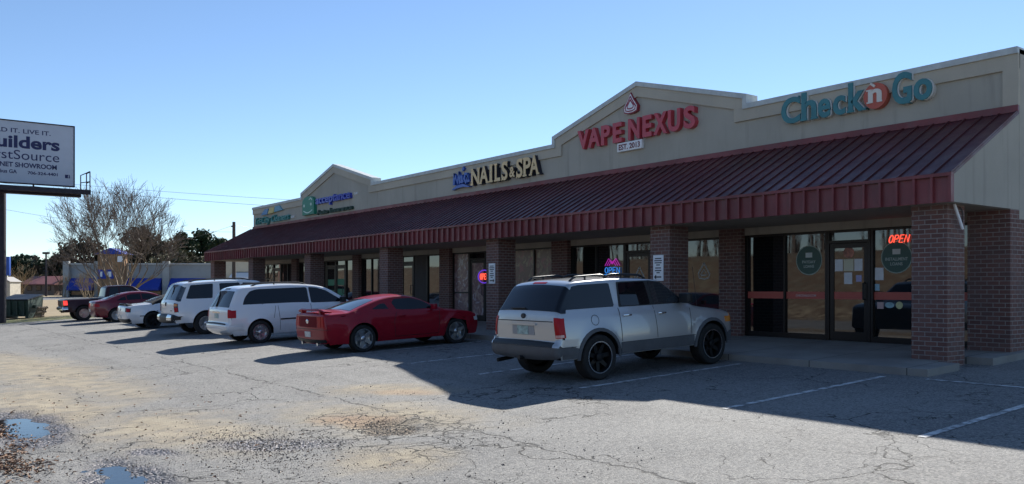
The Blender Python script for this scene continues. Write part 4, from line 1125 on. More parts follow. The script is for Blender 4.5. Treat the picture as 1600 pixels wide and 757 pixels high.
c.side('sill', [(1.55,.275),(3.5,.275),(3.5,.34),(1.55,.34)], M['white'], .025)
c.seam([(1.42,.72),(1.50,1.08)]); c.seam([(2.60,.36),(2.60,1.09)]); c.seam([(1.6,.36),(1.6,.66),(1.57,1.08)]); c.seam([(3.60,.36),(3.70,1.08)])
c.handle(2.72, .93, M['white']); c.mirror(3.62, 1.08, M['black'], 1.1); c.rack(.9, 2.6, .84, .05, M['black']); c.wheels('split', .22, .02, M['alloy'], .68)
c.strip('headlight', c.szf(.84), c.szf(.68), 1.0, 2.6, M['lens'], .008); c.strip('headlight', c.szf(.84), c.szf(.68), -2.6, -1.0, M['lens'], .008)

# --- big white SUV
c = Car('parked_suv', 'large white SUV with a black rear bumper and tall red and amber tail lamps', 'SUV', (9.32, 30.2),
    [(.10,.46),(0,.50,.04),(0,.70,.03),(.09,.73,.03),(.07,1.1,.2),(.12,1.22,.1),(.40,1.78,.12),(.58,1.86,.12),(2,1.91,.6),(3.0,1.87,.4),(3.25,1.81,.2),(3.92,1.29,.12),(4.1,1.24,.1),(4.9,1.14,.2),(5.08,1.04,.1),(5.14,.66,.1),(5.06,.42)],
    1.15, 4.12, .395, .46, [(0,.95),(.4,1.0),(4.4,1.0),(4.9,.95),(5.15,.86)], [(0,1.22),(5,1.16)], .19, .44, M['white'], flare=.03, re=.09, ce=.05, rr=.08)
c.strip('rear_window', c.sz(1.25), c.sz(1.76), -2.3, 2.3, M['clearglass'], .006)
c.strip('windshield', c.sx(3.30), c.sx(3.86), -.96, .96, M['carglass'], .005)
c.side('quarter_window', [(.52,1.265),(.72,1.74),(1.50,1.77),(1.44,1.26)], M['carglass'], .005, rnd=.05)
c.side('rear_door_window', [(1.72,1.26),(1.72,1.77),(2.45,1.77),(2.45,1.26)], M['carglass'], .005, rnd=.05)
c.side('front_door_window', [(2.55,1.26),(2.55,1.77),(2.98,1.75),(3.68,1.27)], M['carglass'], .005, rnd=.05)
c.strip('bumper', c.sz(.475), c.sz(.74), -2.6, 2.6, M['black'], .05)
c.strip('bumper_plate', c.sz(.55), c.sz(.71), -.98, -.5, M['chrome'], .056); c.strip('bumper_plate', c.sz(.55), c.sz(.71), .5, .98, M['chrome'], .056)
for sg in (-1, 1):
    o_ = c.strip('taillight', c.sz(.82), c.sz(1.16), *sorted((sg*.98, sg*2.05)), P('tail_housing', (.05, .01, .01), .2, 0, .5), .010)
    c.strip('lens', c.sz(.84), c.sz(.98), *sorted((sg*1.08, sg*1.95)), M['tail'], .016, o_); c.strip('lens', c.sz(1.03), c.sz(1.13), *sorted((sg*1.08, sg*1.95)), M['amber'], .016, o_)
Sb = c.sz(1.10); q = c.Pt(Sb, 0); MB().box((q.x-.02, -.05, q.z-.07), (q.x+.03, .05, q.z+.06)).build('badge', M['black'], c.t, False, bevel=.015)
c.strip('lettering', c.sz(.86), c.sz(.885), c.am(Sb, -.62), c.am(Sb, -.45), M['black'], .006)
c.seam([(1.62,.70),(1.62,1.24)]); c.seam([(2.50,.50),(2.50,1.24)]); c.seam([(3.62,.5),(3.66,1.24)])
c.handle(1.85, 1.10, M['black']); c.handle(2.68, 1.10, M['black']); c.mirror(3.52, 1.26, M['black'], 1.25); c.rack(.7, 2.9, .86, .06, M['black']); c.wheels('ten', .25, .02, M['alloy'], .62)
c.side('sill', [(1.66,.45),(3.6,.45),(3.6,.52),(1.66,.52)], M['black'], .02)
c.strip('headlight', c.szf(1.0), c.szf(.80), 1.0, 2.4, M['lens'], .008); c.strip('headlight', c.szf(1.0), c.szf(.80), -2.4, -1.0, M['lens'], .008)

# --- white convertible, black roof
c = sport('parked_convertible', 'white sports car with a black soft top and black wheels', (9.08, 36.3), M['white'],
    [(.16,.26),(.05,.40,.06),(0,.60,.1),(.05,.93,.06),(.12,.985,.05),(.60,1.03,.1),(.98,1.05,.06),(1.75,1.33,.3),(2.1,1.39,.3),(2.6,1.355,.3),(3.36,1.0,.15),(3.55,.975,.1),(4.4,.87,.25),(4.66,.74,.08),(4.74,.5,.1),(4.64,.25)], style='other', rim=M['darkalloy'])
c.strip('soft_top', c.sx(1.02), c.sx(2.66), -2.0, 2.0, M['softtop'], .012)
c.side('soft_top_side', [(1.05,1.0),(1.66,1.20),(1.9,1.28),(2.6,1.26),(2.7,1.2),(2.1,.99)], M['softtop'], .010)
c.strip('rear_window', c.sx(1.10), c.sx(1.55), -.62, .62, M['clearglass'], .018)
c.strip('windshield', c.sx(2.70), c.sx(3.30), -.95, .95, M['carglass'], .005)
c.side('door_window', [(2.06,.99),(1.90,1.17),(2.0,1.26),(2.56,1.25),(2.75,1.19),(3.16,.99)], M['carglass'], .014, rnd=.05)
spoiler(c, .06, 1.02, .72, M['black'])
for sg in (-1, 1):
    o_ = c.strip('taillight', c.sz(.72), c.sz(.90), *sorted((sg*.85, sg*2.3)), M['black'], .008)
    c.strip('lens', c.sz(.745), c.sz(.875), *sorted((sg*1.1, sg*2.15)), M['tail'], .014, o_)
c.strip('rear_valance', c.sz(.28), c.sz(.42), -2.0, 2.0, M['black'], .014)
plate_and_badge(c, .46, .59, .30, M['plate2'], .055, .80)
c.side('side_marker', [(.55,.52),(.75,.52),(.75,.56),(.55,.56)], M['black'], .006)

# --- red sedan
c = Car('parked_sedan', 'cherry red rounded sedan parked between the pickup and the white convertible', 'car', (9.42, 44.4),
    [(.14,.28),(.05,.40,.08),(0,.62,.08),(.05,1.0,.06),(.12,1.06,.06),(.52,1.10,.1),(1.35,1.40,.35),(2.0,1.475,.5),(2.7,1.43,.5),(3.55,1.05,.2),(4.4,.90,.4),(4.72,.74,.12),(4.82,.5,.1),(4.72,.26)],
    1.02, 3.80, .335, .395, [(0,.80),(.6,.905),(4.0,.915),(4.5,.80),(4.83,.62)], [(0,1.02),(1.2,1.02),(4.8,.86)], .34, .26, M['maroon'], flare=.025, re=.12, ce=.07, rr=.09, shoulder=.03)
c.strip('rear_window', c.sx(.62), c.sx(1.30), -.92, .92, M['clearglass'], .005); c.strip('windshield', c.sx(2.78), c.sx(3.48), -.95, .95, M['carglass'], .005)
c.side('quarter_window', [(1.05,1.05),(1.32,1.19),(1.46,1.22),(1.50,1.05)], M['carglass'], .004, rnd=.03)
c.side('rear_door_window', [(1.55,1.05),(1.52,1.25),(1.66,1.31),(2.16,1.33),(2.18,1.045)], M['carglass'], .004, rnd=.04)
c.side('front_door_window', [(2.24,1.045),(2.22,1.33),(2.55,1.315),(3.25,1.04)], M['carglass'], .004, rnd=.04)
for sg in (-1, 1): c.strip('taillight', c.sz(.80), c.sz(.95), *sorted((sg*.80, sg*2.3)), M['tail'], .008)
c.strip('chrome_trim', c.sz(.86), c.sz(.885), -.75, .75, M['chrome'], .008); plate_and_badge(c, .55, .68, .30, M['plate2'])
c.side('body_crease', [(1.2,.80),(3.4,.82),(3.4,.826),(1.2,.806)], M['chrome'], .003)
c.seam([(2.20,.34),(2.20,1.03)]); c.seam([(1.48,.70),(1.54,1.03)]); c.seam([(3.30,.36),(3.36,1.0)]); c.handle(1.66, .92); c.handle(2.36, .92); c.mirror(3.1, 1.03, M['maroon'], .9); c.wheels('ten', .21, .02, M['alloy'], .68)

# --- maroon pickup
c = Car('parked_pickup', 'dark maroon pickup truck with a glowing red tail lamp, last in the parked row', 'pickup truck', (8.75, 48.6),
    [(.08,.55),(.06,.60,.03),(.06,.78,.03),(.05,1.10,.04),(.09,1.145,.03),(1.96,1.145,.03),(2.02,1.17,.03),(2.14,1.70,.1),(2.30,1.775,.1),(3.25,1.785,.3),(3.48,1.73,.15),(4.10,1.25,.12),(4.25,1.20,.1),(5.05,1.12,.2),(5.22,1.02,.1),(5.28,.66,.1),(5.2,.45)],
    1.0, 4.25, .39, .46, [(0,.88),(.3,.91),(4.6,.91),(5.0,.87),(5.28,.78)], [(0,1.14),(5,1.12)], .20, .47, M['darkred'], flare=.035, re=.05, ce=.02, rr=.05)
c.strip('bed_liner', c.sx(.22), c.sx(1.88), -.86, .86, M['black'], .004)
c.strip('rear_window', c.sz(1.22), c.sz(1.66), -.9, .9, M['carglass'], .005); c.strip('windshield', c.sx(3.54), c.sx(4.04), -.96, .96, M['carglass'], .005)
c.side('rear_door_window', [(2.22,1.23),(2.32,1.66),(2.72,1.68),(2.72,1.22)], M['carglass'], .004, rnd=.04)
c.side('front_door_window', [(2.80,1.22),(2.80,1.68),(3.22,1.66),(3.84,1.22)], M['carglass'], .004, rnd=.04)
c.strip('bumper', c.sz(.56), c.sz(.74), -2.5, 2.5, M['chrome'], .09, round_=True); c.strip('bumper_step', c.sz(.66), c.sz(.735), -.8, .8, M['black'], .10)
for sg in (-1, 1):
    c.strip('taillight', c.sz(.84), c.sz(1.08), *sorted((sg*1.0, sg*2.5)), P('lit_tail', (.6, .02, .015), .2, 0, .8, emit=(1, .04, .02), es=.8 if sg < 0 else .1), .008)
c.strip('tailgate_panel', c.sz(.84), c.sz(1.07), -.82, .82, P('tailgate', (.03, .006, .010), .4, 0, .5), .008)
c.side('door_moulding', [(1.8,.86),(2.1,.86),(2.1,.885),(1.8,.885)], M['chrome'], .010)
c.seam([(2.00,.55),(2.02,1.13)]); c.seam([(2.76,.55),(2.76,1.2)]); c.seam([(3.72,.55),(3.80,1.2)]); c.handle(2.9, 1.06, M['black']); c.mirror(3.70, 1.22, M['black'], 1.2); c.wheels('five', .26, .02, M['alloy'], .6)
MB().tube([(.3,-.5,.5),(-.02,-.52,.48)], .03, 8).build('exhaust_pipe', M['darkalloy'], c.t, False)
c.strip('headlight', c.szf(1.0), c.szf(.82), 1.0, 2.4, M['lens'], .008); c.strip('headlight', c.szf(1.0), c.szf(.82), -2.4, -1.0, M['lens'], .008)

# ------------------------------------------------------------------ billboard
UB = 52.2
dk = P('dark_steel', (.030, .024, .032), .6, .3, var=.2); bf = P('billboard_face', (.50, .53, .60), .6, var=.04, vs=1)
zg = gz(5.45, 52.8)
bb = thing('billboard', 'tall billboard with navy builders lettering on a dark steel pole, at the left edge', 'billboard', (5.45, 52.8, zg))
MB().lathe([(0, -.2), (.26, -.2), (.26, zz(5.35)-zg), (0, zz(5.35)-zg)], 20, 'z', (5.43, 52.8, zg)).build('pole', dk, bb, smooth=40)
x0, x1, z0, z1 = 2.25, 8.85, zz(5.62), zz(8.88)
MB().box((x0, UB, z0), (x1, UB+.15, z1)).build('panel', bf, bb)
mb = MB(); e = .06
mb.box((x0-e, UB-.03, z0-e), (x1+e, UB+.2, z0)).box((x0-e, UB-.03, z1), (x1+e, UB+.2, z1+e)).box((x0-e, UB-.03, z0), (x0, UB+.2, z1)).box((x1, UB-.03, z0), (x1+e, UB+.2, z1))
mb.build('panel_frame', dk, bb)
FB = facing_near(UB)
def bt(s, a0, a1, b0, b1, bold=0.): text(s, FB, a0, a1, zz(b0), zz(b1), .006, bold).build('lettering', M['navy'], bb)
bt('BUILD IT. LIVE IT.', 4.55, 7.72, 8.27, 8.50, .012); bt('Builders', 4.55, 8.16, 7.46, 8.13, .034); bt('FirstSource', 4.58, 8.14, 6.86, 7.36, 0.)
bt('CABINET SHOWROOM', 4.6, 8.02, 6.44, 6.70, .03); bt('Columbus GA', 4.62, 6.12, 6.10, 6.30, .025); bt('706-324-4401', 6.62, 8.06, 6.10, 6.27, .025)
mb = MB().prism([(8.42, zz(6.03)), (8.66, zz(6.03)), (8.66, zz(6.22)), (8.42, zz(6.22))], FB, .006); lo = mb.build('logo_square', M['navy'], bb)
text('f', FB, 8.56, 8.63, zz(6.04), zz(6.20), .009, .02).build('logo_letter', bf, lo)
mb = MB()
for q in ([(2.7, 6.9), (3.5, 8.0), (3.5, 7.4), (3.1, 6.9)], [(3.56, 8.0), (4.3, 6.9), (3.9, 6.9), (3.56, 7.4)]): mb.prism([(a, zz(b)) for a, b in q], FB, .007)
mb.build('emblem', M['navy'], bb)
# walkway in front, with the end guard rail
mb = MB()
mb.box((2.0, UB-1.15, zz(5.22)), (9.5, UB-.35, zz(5.30))).box((2.0, UB-1.2, zz(5.08)), (9.5, UB-1.1, zz(5.34))).box((2.0, UB-.2, zz(5.02)), (9.2, UB+.3, zz(5.36)))
for x in (2.4, 4.4, 6.7, 8.7): mb.box((x-.05, UB-1.1, zz(5.14)), (x+.05, UB+.3, zz(5.215)))
for x in (4.0, 6.9): mb.box((x-.04, UB+.02, zz(5.36)), (x+.04, UB+.1, z0-.06))
mb.build('walkway', dk, bb)
mb = MB()
for y in (UB-1.15, UB-.2):
    mb.tube([(9.46, y, zz(5.3)), (9.46, y, zz(6.35))], .03, 6)
for h in (5.8, 6.33): mb.tube([(9.46, UB-1.15, zz(h)), (9.46, UB-.2, zz(h))], .03, 6)
for y in (UB-1.15,): mb.tube([(9.0, y, zz(5.3)), (9.0, y, zz(6.1)), (9.46, y, zz(6.35))], .03, 6).tube([(9.0, y, zz(5.7)), (9.46, y, zz(5.8))], .025, 6)
mb.build('guard_rail', dk, bb)

# ------------------------------------------------------------------ left-hand background
YAW = -math.atan2(.6, .8)
def place(px, Y, dz=0.):
    x, y = cw((px-800)/F*Y, Y); return (x, y, gz(x, y)+dz)
# dumpster
dp = place(34, 50.5)
t_ = thing('dumpster', 'dark green dumpster with black lids beside the billboard pole', 'dumpster', dp, (0, 0, YAW))
q = [(-.82, 0), (.82, 0), (.82, 1.02), (-.82, 1.02)]
MB().add([(-.80,-.7,.12),(.80,-.7,.12),(.80,.7,.12),(-.80,.7,.12),(-.84,-.8,1.05),(.84,-.8,1.05),(.84,.8,1.3),(-.84,.8,1.3)], [(0,3,2,1),(4,5,6,7),(0,1,5,4),(1,2,6,5),(2,3,7,6),(3,0,4,7)]).build('bin', P('dumpster_green', (.020, .045, .035), .6, var=.3), t_, False)
mb = MB()
for x in (-.6, -.2, .2, .6): mb.box((x-.03, -.86, .2), (x+.03, -.72, 1.03))
mb.box((-.98, -.3, .62), (-.82, .3, .78)).box((.82, -.3, .62), (.98, .3, .78)).box((-.8, -.7, 0), (-.6, .7, .12)).box((.6, -.7, 0), (.8, .7, .12))
mb.build('ribs', P('dumpster_rib', (.018, .04, .03), .6), t_, False)
for sx in (-.43, .43):
    MB().add([(sx-.42,-.86,1.08),(sx+.42,-.86,1.08),(sx+.42,.82,1.34),(sx-.42,.82,1.34),(sx-.42,-.86,1.13),(sx+.42,-.86,1.13),(sx+.42,.82,1.42),(sx-.42,.82,1.42)], [(0,3,2,1),(4,5,6,7),(0,1,5,4),(1,2,6,5),(2,3,7,6),(3,0,4,7)]).build('lid', M['black'], t_, False)
t_ = thing('pallet', 'weathered wooden pallet leaning by the dumpster', 'pallet', place(60, 50.2), (0, R(24), YAW))
mb = MB()
for k in range(5): mb.box((-.05, -.5+.22*k, .0), (-.02, -.36+.22*k, .7))
for z in (.05, .33, .6): mb.box((-.02, -.5, z), (.05, .52, z+.08))
mb.build('boards', P('old_wood', (.12, .09, .065), .9, var=.3), t_, False)
# blue sign behind the pole
p0 = at(11.5, 416, 66); zg2 = gz(p0.x, p0.y)
t_ = thing('pylon_sign', 'blue pylon sign half hidden behind the billboard pole', 'sign', (p0.x, p0.y, zg2), (0, 0, YAW))
MB().box((-.45, -.12, p0.z-zg2-.75), (.20, .12, p0.z-zg2+.72)).build('panel', P('blue_sign', (.012, .07, .36), .4), t_, False, bevel=.02)
MB().box((-.2, -.07, 0), (-.06, .07, p0.z-zg2-.75)).build('post', dk, t_, False)
# beige shed
t_ = thing('storage_shed', 'small beige storage shed behind the dumpster', 'shed', place(13, 75), (0, 0, YAW))
MB().box((-.8, -.8, 0), (.62, .8, 2.2)).build('wall', P('beige_siding', (.5, .45, .36), .7, var=.1), t_, False)
MB().prism([(-.9, 2.2), (.72, 2.2), (-.09, 2.65)], lambda a, b, d: (a, -.9+d, b), 1.8).build('roof', P('shed_roof', (.3, .28, .26), .7), t_, False)
# store with blue awnings, beyond the cross street
YB = 122.
def bx(px): return (px-800)/F*YB
ob = place(210, YB)
t_ = thing('retail_store', 'grey block store with blue awnings and a blue and orange entrance', 'building', ob, (0, 0, YAW))
X0 = bx(210); zt_ = ZE+36*YB/F-ob[2]
grey_w = stucco_mat('grey_block', (.30, .31, .31), .2)
MB().box((bx(103)-X0, 0, -.4), (bx(345)-X0, 22, zt_)).build('wall', grey_w, t_, False)
MB().box((bx(102)-X0, -.25, zt_), (bx(346)-X0, 22.2, zt_+.22)).build('coping', P('pale_cap', (.42, .42, .40), .6), t_, False)
for a, b in ((101, 110), (150, 158), (256, 266)): MB().box((bx(a)-X0, -.5, -.4), (bx(b)-X0, .01, zt_+.5)).build('pilaster', stucco_mat('pale_block', (.38, .38, .36), .2), t_, False)
blu = P('blue_canvas', (.012, .04, .30), .6, var=.1)
for a, b in ((110.5, 149), (199, 253), (267, 322)):
    xa, xb = bx(a)-X0, bx(b)-X0; za, zb_ = ZE+15*YB/F-ob[2], ZE-4*YB/F-ob[2]
    MB().prism([(0, za), (-1.3, zb_+.25), (-1.3, zb_), (0, zb_)], lambda u, v_, d, xa=xa: (xa+d, u-.02, v_), xb-xa).build('awning', blu, t_, False)
    wo = MB().box((xa, -.06, -.3), (xb, -.005, zb_-.05)).build('window', M['frame'], t_, False)
    MB().box((xa+.15, -.09, .3), (xb-.15, -.062, zb_-.15)).build('pane', M['glass'], wo, False)
xa, xb = bx(159)-X0, bx(199)-X0; za = ZE+52*YB/F-ob[2]
orng = stucco_mat('orange_stucco', (.36, .20, .10), .2)
MB().box((xa, -1.2, -.4), (xb, -.01, za)).build('entrance', orng, t_, False)
MB().prism([(xa-.4, za), (xb+.4, za), ((xa+xb)/2, za+.9)], lambda a, b, d: (a, -1.4+d, b), 2.5).build('entrance_roof', blu, t_, False)
so = MB().box((xa+.05, -1.36, ZE+14*YB/F-ob[2]), (bx(184)-X0, -1.205, ZE+28*YB/F-ob[2])).build('name_panel', blu, t_, False)
for k, px in enumerate((164, 175)):
    MB().box((bx(px)-X0, -1.42, ZE+17*YB/F-ob[2]), (bx(px+ (3 if k == 0 else 6))-X0, -1.362, ZE+25*YB/F-ob[2])).build('white_mark', M['whitep'], so, False)
wp_ = MB().box((bx(190)-X0, -1.3, ZE+40*YB/F-ob[2]), (bx(198)-X0, -1.205, ZE+49*YB/F-ob[2])).build('white_mark', M['whitep'], t_, False)
MB().box((xa+.6, -1.28, -.3), (xb-.6, -1.205, ZE-2*YB/F-ob[2])).build('door', M['glass'], t_, False)
# cream building seen under the awning
ob = place(385, 88); X0 = 0
t_ = thing('office_building', 'cream building with a dark sign seen through the awning bay', 'building', ob, (0, 0, YAW))
k_ = 88/F; zt_ = ZE+52*k_-ob[2]
MB().box((-2.6, 0, -.3), (9, 12, zt_)).build('wall', stucco_mat('cream_wall', (.62, .54, .40), .15), t_, False)
MB().box((-2.75, -.15, zt_), (9.1, 12.1, zt_+.25)).build('coping', P('cream_cap', (.5, .42, .3), .7), t_, False)
text('Middlebrooks', facing_near(-.01), -1.1, .85, ZE+18*k_-ob[2], ZE+27*k_-ob[2], .08, .02).build('lettering', M['darkp'], t_, False) if False else bar(MB(), facing_near(-.0), [(-1.1, ZE+21*k_-ob[2]), (.5, ZE+21*k_-ob[2])], .5, .003, .08).build('sign_board', P('dark_board', (.06, .06, .07), .6, var=.6, vs=3), t_, False)
MB().prism([(0, 2.9), (-1.2, 2.4), (-1.2, 2.2), (0, 2.2)], lambda u, v_, d: (-1.4+d, u-.02, v_), 2.2).build('canopy', M['whitep'], t_, False)
# house with a red roof
ob = place(77, 150)
t_ = thing('house', 'low brown house with a dull red metal roof left of the blue awning store', 'house', ob, (0, 0, YAW-.15))
MB().box((-2.6, -3, -.4), (3.2, 3, 2.0)).build('wall', P('brown_siding', (.16, .11, .08), .8, var=.15), t_, False)
MB().prism([(-3.4, 1.95), (3.4, 1.95), (3.4, 3.3), (-3.4, 3.3)], lambda a, b, d: (a, (b-1.95)*2.4-3.5, b), 0.001) if False else None
MB().add([(-3.2,-3.5,1.95),(3.6,-3.5,1.95),(3.6,0,3.35),(-3.2,0,3.35),(-3.2,3.5,1.95),(3.6,3.5,1.95),(-3.2,-3.5,1.8),(3.6,-3.5,1.8),(3.6,3.5,1.8),(-3.2,3.5,1.8)], [(0,1,2,3),(3,2,5,4),(0,6,7,1),(1,7,8,5,2),(4,5,8,9),(0,3,4,9,6),(6,9,8,7)]).build('roof', P('dull_red_roof', (.20, .07, .065), .6, var=.15), t_, False)
for a in (-2.0, -.2, 1.6):
    wo = MB().box((a, -3.06, .8), (a+1, -3.005, 1.7)).build('window', M['frame'], t_, False)
    MB().box((a+.08, -3.08, .88), (a+.92, -3.062, 1.62)).build('pane', M['glass'], wo, False)
# utility pole, lamp, wires
pw = P('pole_wood', (.06, .05, .045), .9, var=.2)
p0 = at(365.5, 347, 78); zg2 = gz(p0.x, p0.y)
t_ = thing('utility_pole', 'dark wooden utility pole rising behind the far end of the awning', 'pole', (p0.x, p0.y, zg2))
MB().tube([(p0.x, p0.y, zg2-.3), (p0.x, p0.y, p0.z)], [.19, .14], 10).build('post', pw, t_, smooth=40)
MB().box((p0.x-.1, p0.y-.5, p0.z-.45), (p0.x-.02, p0.y+.5, p0.z-.33)).build('crossarm', pw, t_)
polept = Vector((p0.x-.06, p0.y, p0.z-.3))
p0 = at(72, 396, 130); zg2 = gz(p0.x, p0.y)
t_ = thing('street_lamp', 'thin street lamp among the bare trees at the left', 'street lamp', (p0.x, p0.y, zg2))
MB().tube([(p0.x, p0.y, zg2), (p0.x, p0.y, p0.z)], [.16, .12], 8).build('post', dk, t_)
h_ = cw(1.0, 0); MB().tube([(p0.x-h_[0]*.5, p0.y-h_[1]*.5, p0.z+.02), (p0.x+h_[0]*.5, p0.y+h_[1]*.5, p0.z+.02)], .17, 8).build('lamp_head', dk, t_)
def wire(A, Bp, sag, rad, label):
    pts = []
    for k in range(25):
        t = k/24; q = A.lerp(Bp, t); q.z -= sag*4*t*(1-t); pts.append(q)
    setp(MB().tube(pts, rad, 5).build('power_line', M['darkp']), label, 'power line', 'power lines at the left')
wire(at(-160, 262, 62), at(640, 322, 62), .3, .010, 'upper of the two long power lines crossing the sky left of the gable')
wire(at(-160, 268, 62), at(640, 334, 62), .35, .011, 'lower of the two long power lines crossing the sky left of the gable')
wire(at(-120, 300, 84), at(366, 408-45, 84), .9, .012, 'faint power line passing behind the billboard toward the bare tree')
wire(polept, at(470, 352, 88), .3, .012, 'short power line from the utility pole toward the far gable')
wire(at(200, 372, 110), polept, .9, .012, 'power line from behind the bare tree up to the utility pole')

# ------------------------------------------------------------------ trees
bark = P('pale_bark', (.22, .17, .13), .9, var=.3, vs=3); bark2 = P('dark_bark', (.06, .048, .04), .9, var=.3); twigm = P('twig_brown', (.085, .06, .048), .9, var=.2)
def branch(mb, p, d, L, r, lvl, rng, spread, up, mt, maxl, seg=4):
    r = max(r, .009); pts = [p.copy()]; rad = [r]; q = p.copy(); dd = d.normalized(); r = max(r, .011)
    for k in range(seg):
        dd = (dd+Vector((rng.gauss(0, .13), rng.gauss(0, .13), rng.gauss(0, .07)+up*.06))).normalized()
        q = q+dd*L/seg; pts.append(q.copy()); rad.append(r*(1-(k+1)/seg*.42))
    mb[min(lvl, len(mb)-1)].tube(pts, rad, 6 if lvl < 2 else (4 if lvl < 4 else 3), False)
    if lvl >= maxl: return
    n = rng.choice(mt)
    for k in range(n):
        a = rng.random()*6.28; o = dd.orthogonal().normalized(); b = dd.cross(o)
        nd = (dd+(o*math.cos(a)+b*math.sin(a))*spread*rng.uniform(.5, 1.25)).normalized()
        branch(mb, pts[-1] if k < 2 else pts[rng.choice((2, 3))], nd, L*rng.uniform(.66, .86), rad[-1]*.78, lvl+1, rng, spread, up, mt, maxl, seg)
def bare_tree(name, label, loc, stems, L, r, maxl, seed, lean, spread=.5, mats=(None, None), up=1., group=None):
    rng = random.Random(seed); t = thing(name, label, 'tree', loc, group=group)
    mbs = [MB(), MB(), MB()]
    for k in range(stems):
        a = k*6.28/stems+rng.random(); d = Vector((math.cos(a)*lean, math.sin(a)*lean, 1))
        branch(mbs, Vector((loc[0]+math.cos(a)*.12*(stems > 1), loc[1]+math.sin(a)*.12*(stems > 1), loc[2]-.1)), d, L*rng.uniform(.85, 1.15), r, 0, rng, spread, up, (2, 3, 3, 3) if stems > 6 else (2, 3, 3), maxl)
    mbs[0].add(mbs[1].v, mbs[1].f)
    mbs[0].build('trunk', mats[0] or bark, t, smooth=60, fix=False); mbs[2].build('crown', mats[1] or twigm, t, fix=False)
    return t
bare_tree('bare_tree', 'wide leafless multi-stemmed tree with pale trunks behind the parked pickup', place(187, 54), 8, 2.2, .11, 6, 5, .46, .46, mats=(bark, P('pale_twig', (.15, .115, .095), .9, var=.2)), up=.8)
def leaf_mat(name, col):
    m, t, b = nodes(name); g = NG(t); p = g.pos()
    c = g.mix(g.ramp(g.noise(p, .9, 4), .3, .7), tuple(x*.6 for x in col), tuple(x*1.45 for x in col))
    g.put(b.inputs['Base Color'], c); b.inputs['Roughness'].default_value = .7; b.inputs['Specular IOR Level'].default_value = .25
    return m
LM = {'pine': leaf_mat('pine_green', (.035, .052, .022)), 'oak': leaf_mat('brown_green', (.055, .045, .025)), 'olive': leaf_mat('olive_brush', (.10, .088, .045)), 'dark': leaf_mat('dark_evergreen', (.028, .045, .022))}
def leafy(name, label, loc, h, wd, kind, seed, trunk=.35, nclump=26, leaves=110, ls=.38, group=None, cat='tree'):
    rng = random.Random(seed); t = thing(name, label, cat, loc, group=group)
    x, y, z = loc; tr = MB()
    tr.tube([(x, y, z-.3), (x+rng.uniform(-.2, .2), y, z+h*trunk), (x+rng.uniform(-.4, .4), y+rng.uniform(-.4, .4), z+h*.86)], [h*.022+.05, h*.016+.03, .03], 7)
    cr = MB(); cs = []
    for k in range(nclump):
        q = rng.uniform(0, 1); zz_ = z+h*lerp(trunk*.8, .95, q); rr = wd/2*math.sin(math.pi*lerp(.22, .93, q))**.8
        a = rng.random()*6.28; e = rr*rng.uniform(.2, 1)
        c = Vector((x+math.cos(a)*e, y+math.sin(a)*e, zz_)); cs.append((c, rng.uniform(.09, .17)*(h*.5+wd*.5)))
        tr.tube([(x, y, lerp(z+h*trunk*.7, zz_, .4)), (c.x, c.y, c.z)], [.07, .025], 4, False)
    for c, r in cs:
        for k in range(leaves):
            d = Vector((rng.gauss(0, 1), rng.gauss(0, 1), rng.gauss(0, .75))).normalized()*r*rng.random()**.4
            o = c+d; n = Vector((rng.gauss(0, 1), rng.gauss(0, 1), rng.gauss(.4, 1))).normalized(); s_ = ls*rng.uniform(.5, 1.2)
            a = n.orthogonal().normalized()*s_; b = n.cross(a.normalized())*s_*.6
            cr.add([o-a, o-b*.9, o+a, o+b], [(0, 1, 2, 3)])
    tr.build('trunk', bark2, t, smooth=60, fix=False); cr.build('crown', LM[kind], t, fix=False); return t
def htop(px, py, Y): x, y, z = place(px, Y); return ZE+(450-py)*Y/F-z
GP = 'trees beyond the far street'
for k, (px, py, Y, wd, kind, nm, lab) in enumerate((
    (24, 404, 165, 11, 'dark', 'evergreen_tree', 'dark evergreen just right of the billboard pole, leftmost of the dark row'), (46, 401, 172, 11, 'dark', 'evergreen_tree', 'dark evergreen above the dumpster, second of the dark row'),
    (68, 410, 160, 10, 'dark', 'evergreen_tree', 'dark evergreen right behind the thin street lamp'), (88, 406, 168, 11, 'dark', 'evergreen_tree', 'dark evergreen above the red roofed house'),
    (120, 376, 160, 14, 'oak', 'oak_tree', 'brownish oak behind the left end of the blue awning store'), (158, 388, 165, 14, 'oak', 'oak_tree', 'low brownish oak directly behind the pale bare tree'),
    (222, 357, 158, 13, 'oak', 'oak_tree', 'tall rounded brown oak rising right of the store entrance'), (250, 380, 155, 10, 'oak', 'oak_tree', 'smaller brown oak on the right shoulder of the tall brown oak'),
    (285, 363, 170, 9, 'pine', 'pine_tree', 'left green pine of the pair over the store roof'), (318, 361, 175, 10, 'pine', 'pine_tree', 'right green pine, next to the awning end'), (340, 372, 172, 7, 'pine', 'pine_tree', 'slim green pine touching the end of the maroon awning'),
    (272, 396, 148, 9, 'olive', 'olive_tree', 'olive shrubby tree above the store coping, left'), (300, 399, 148, 9, 'olive', 'olive_tree', 'olive shrubby tree above the store coping, middle'), (326, 401, 148, 8, 'olive', 'olive_tree', 'olive shrubby tree above the store coping, at the awning'))):
    leafy(nm, lab, place(px, Y), htop(px, py, Y), wd, kind, 40+k, .34 if kind == 'pine' else .12, 44, 90, .46 if kind != 'pine' else .40, GP)
for k, (px, py, Y) in enumerate(((78, 384, 150), (95, 392, 145))):
    hgt = htop(px, py, Y)
    bare_tree('bare_tree', ('leafless tree over the thin street lamp' if k == 0 else 'small leafless tree left of the grey store'), place(px, Y), 2, hgt*.30, .12, 5, 60+k, .25, .45, (bark2, twigm), 1., GP)
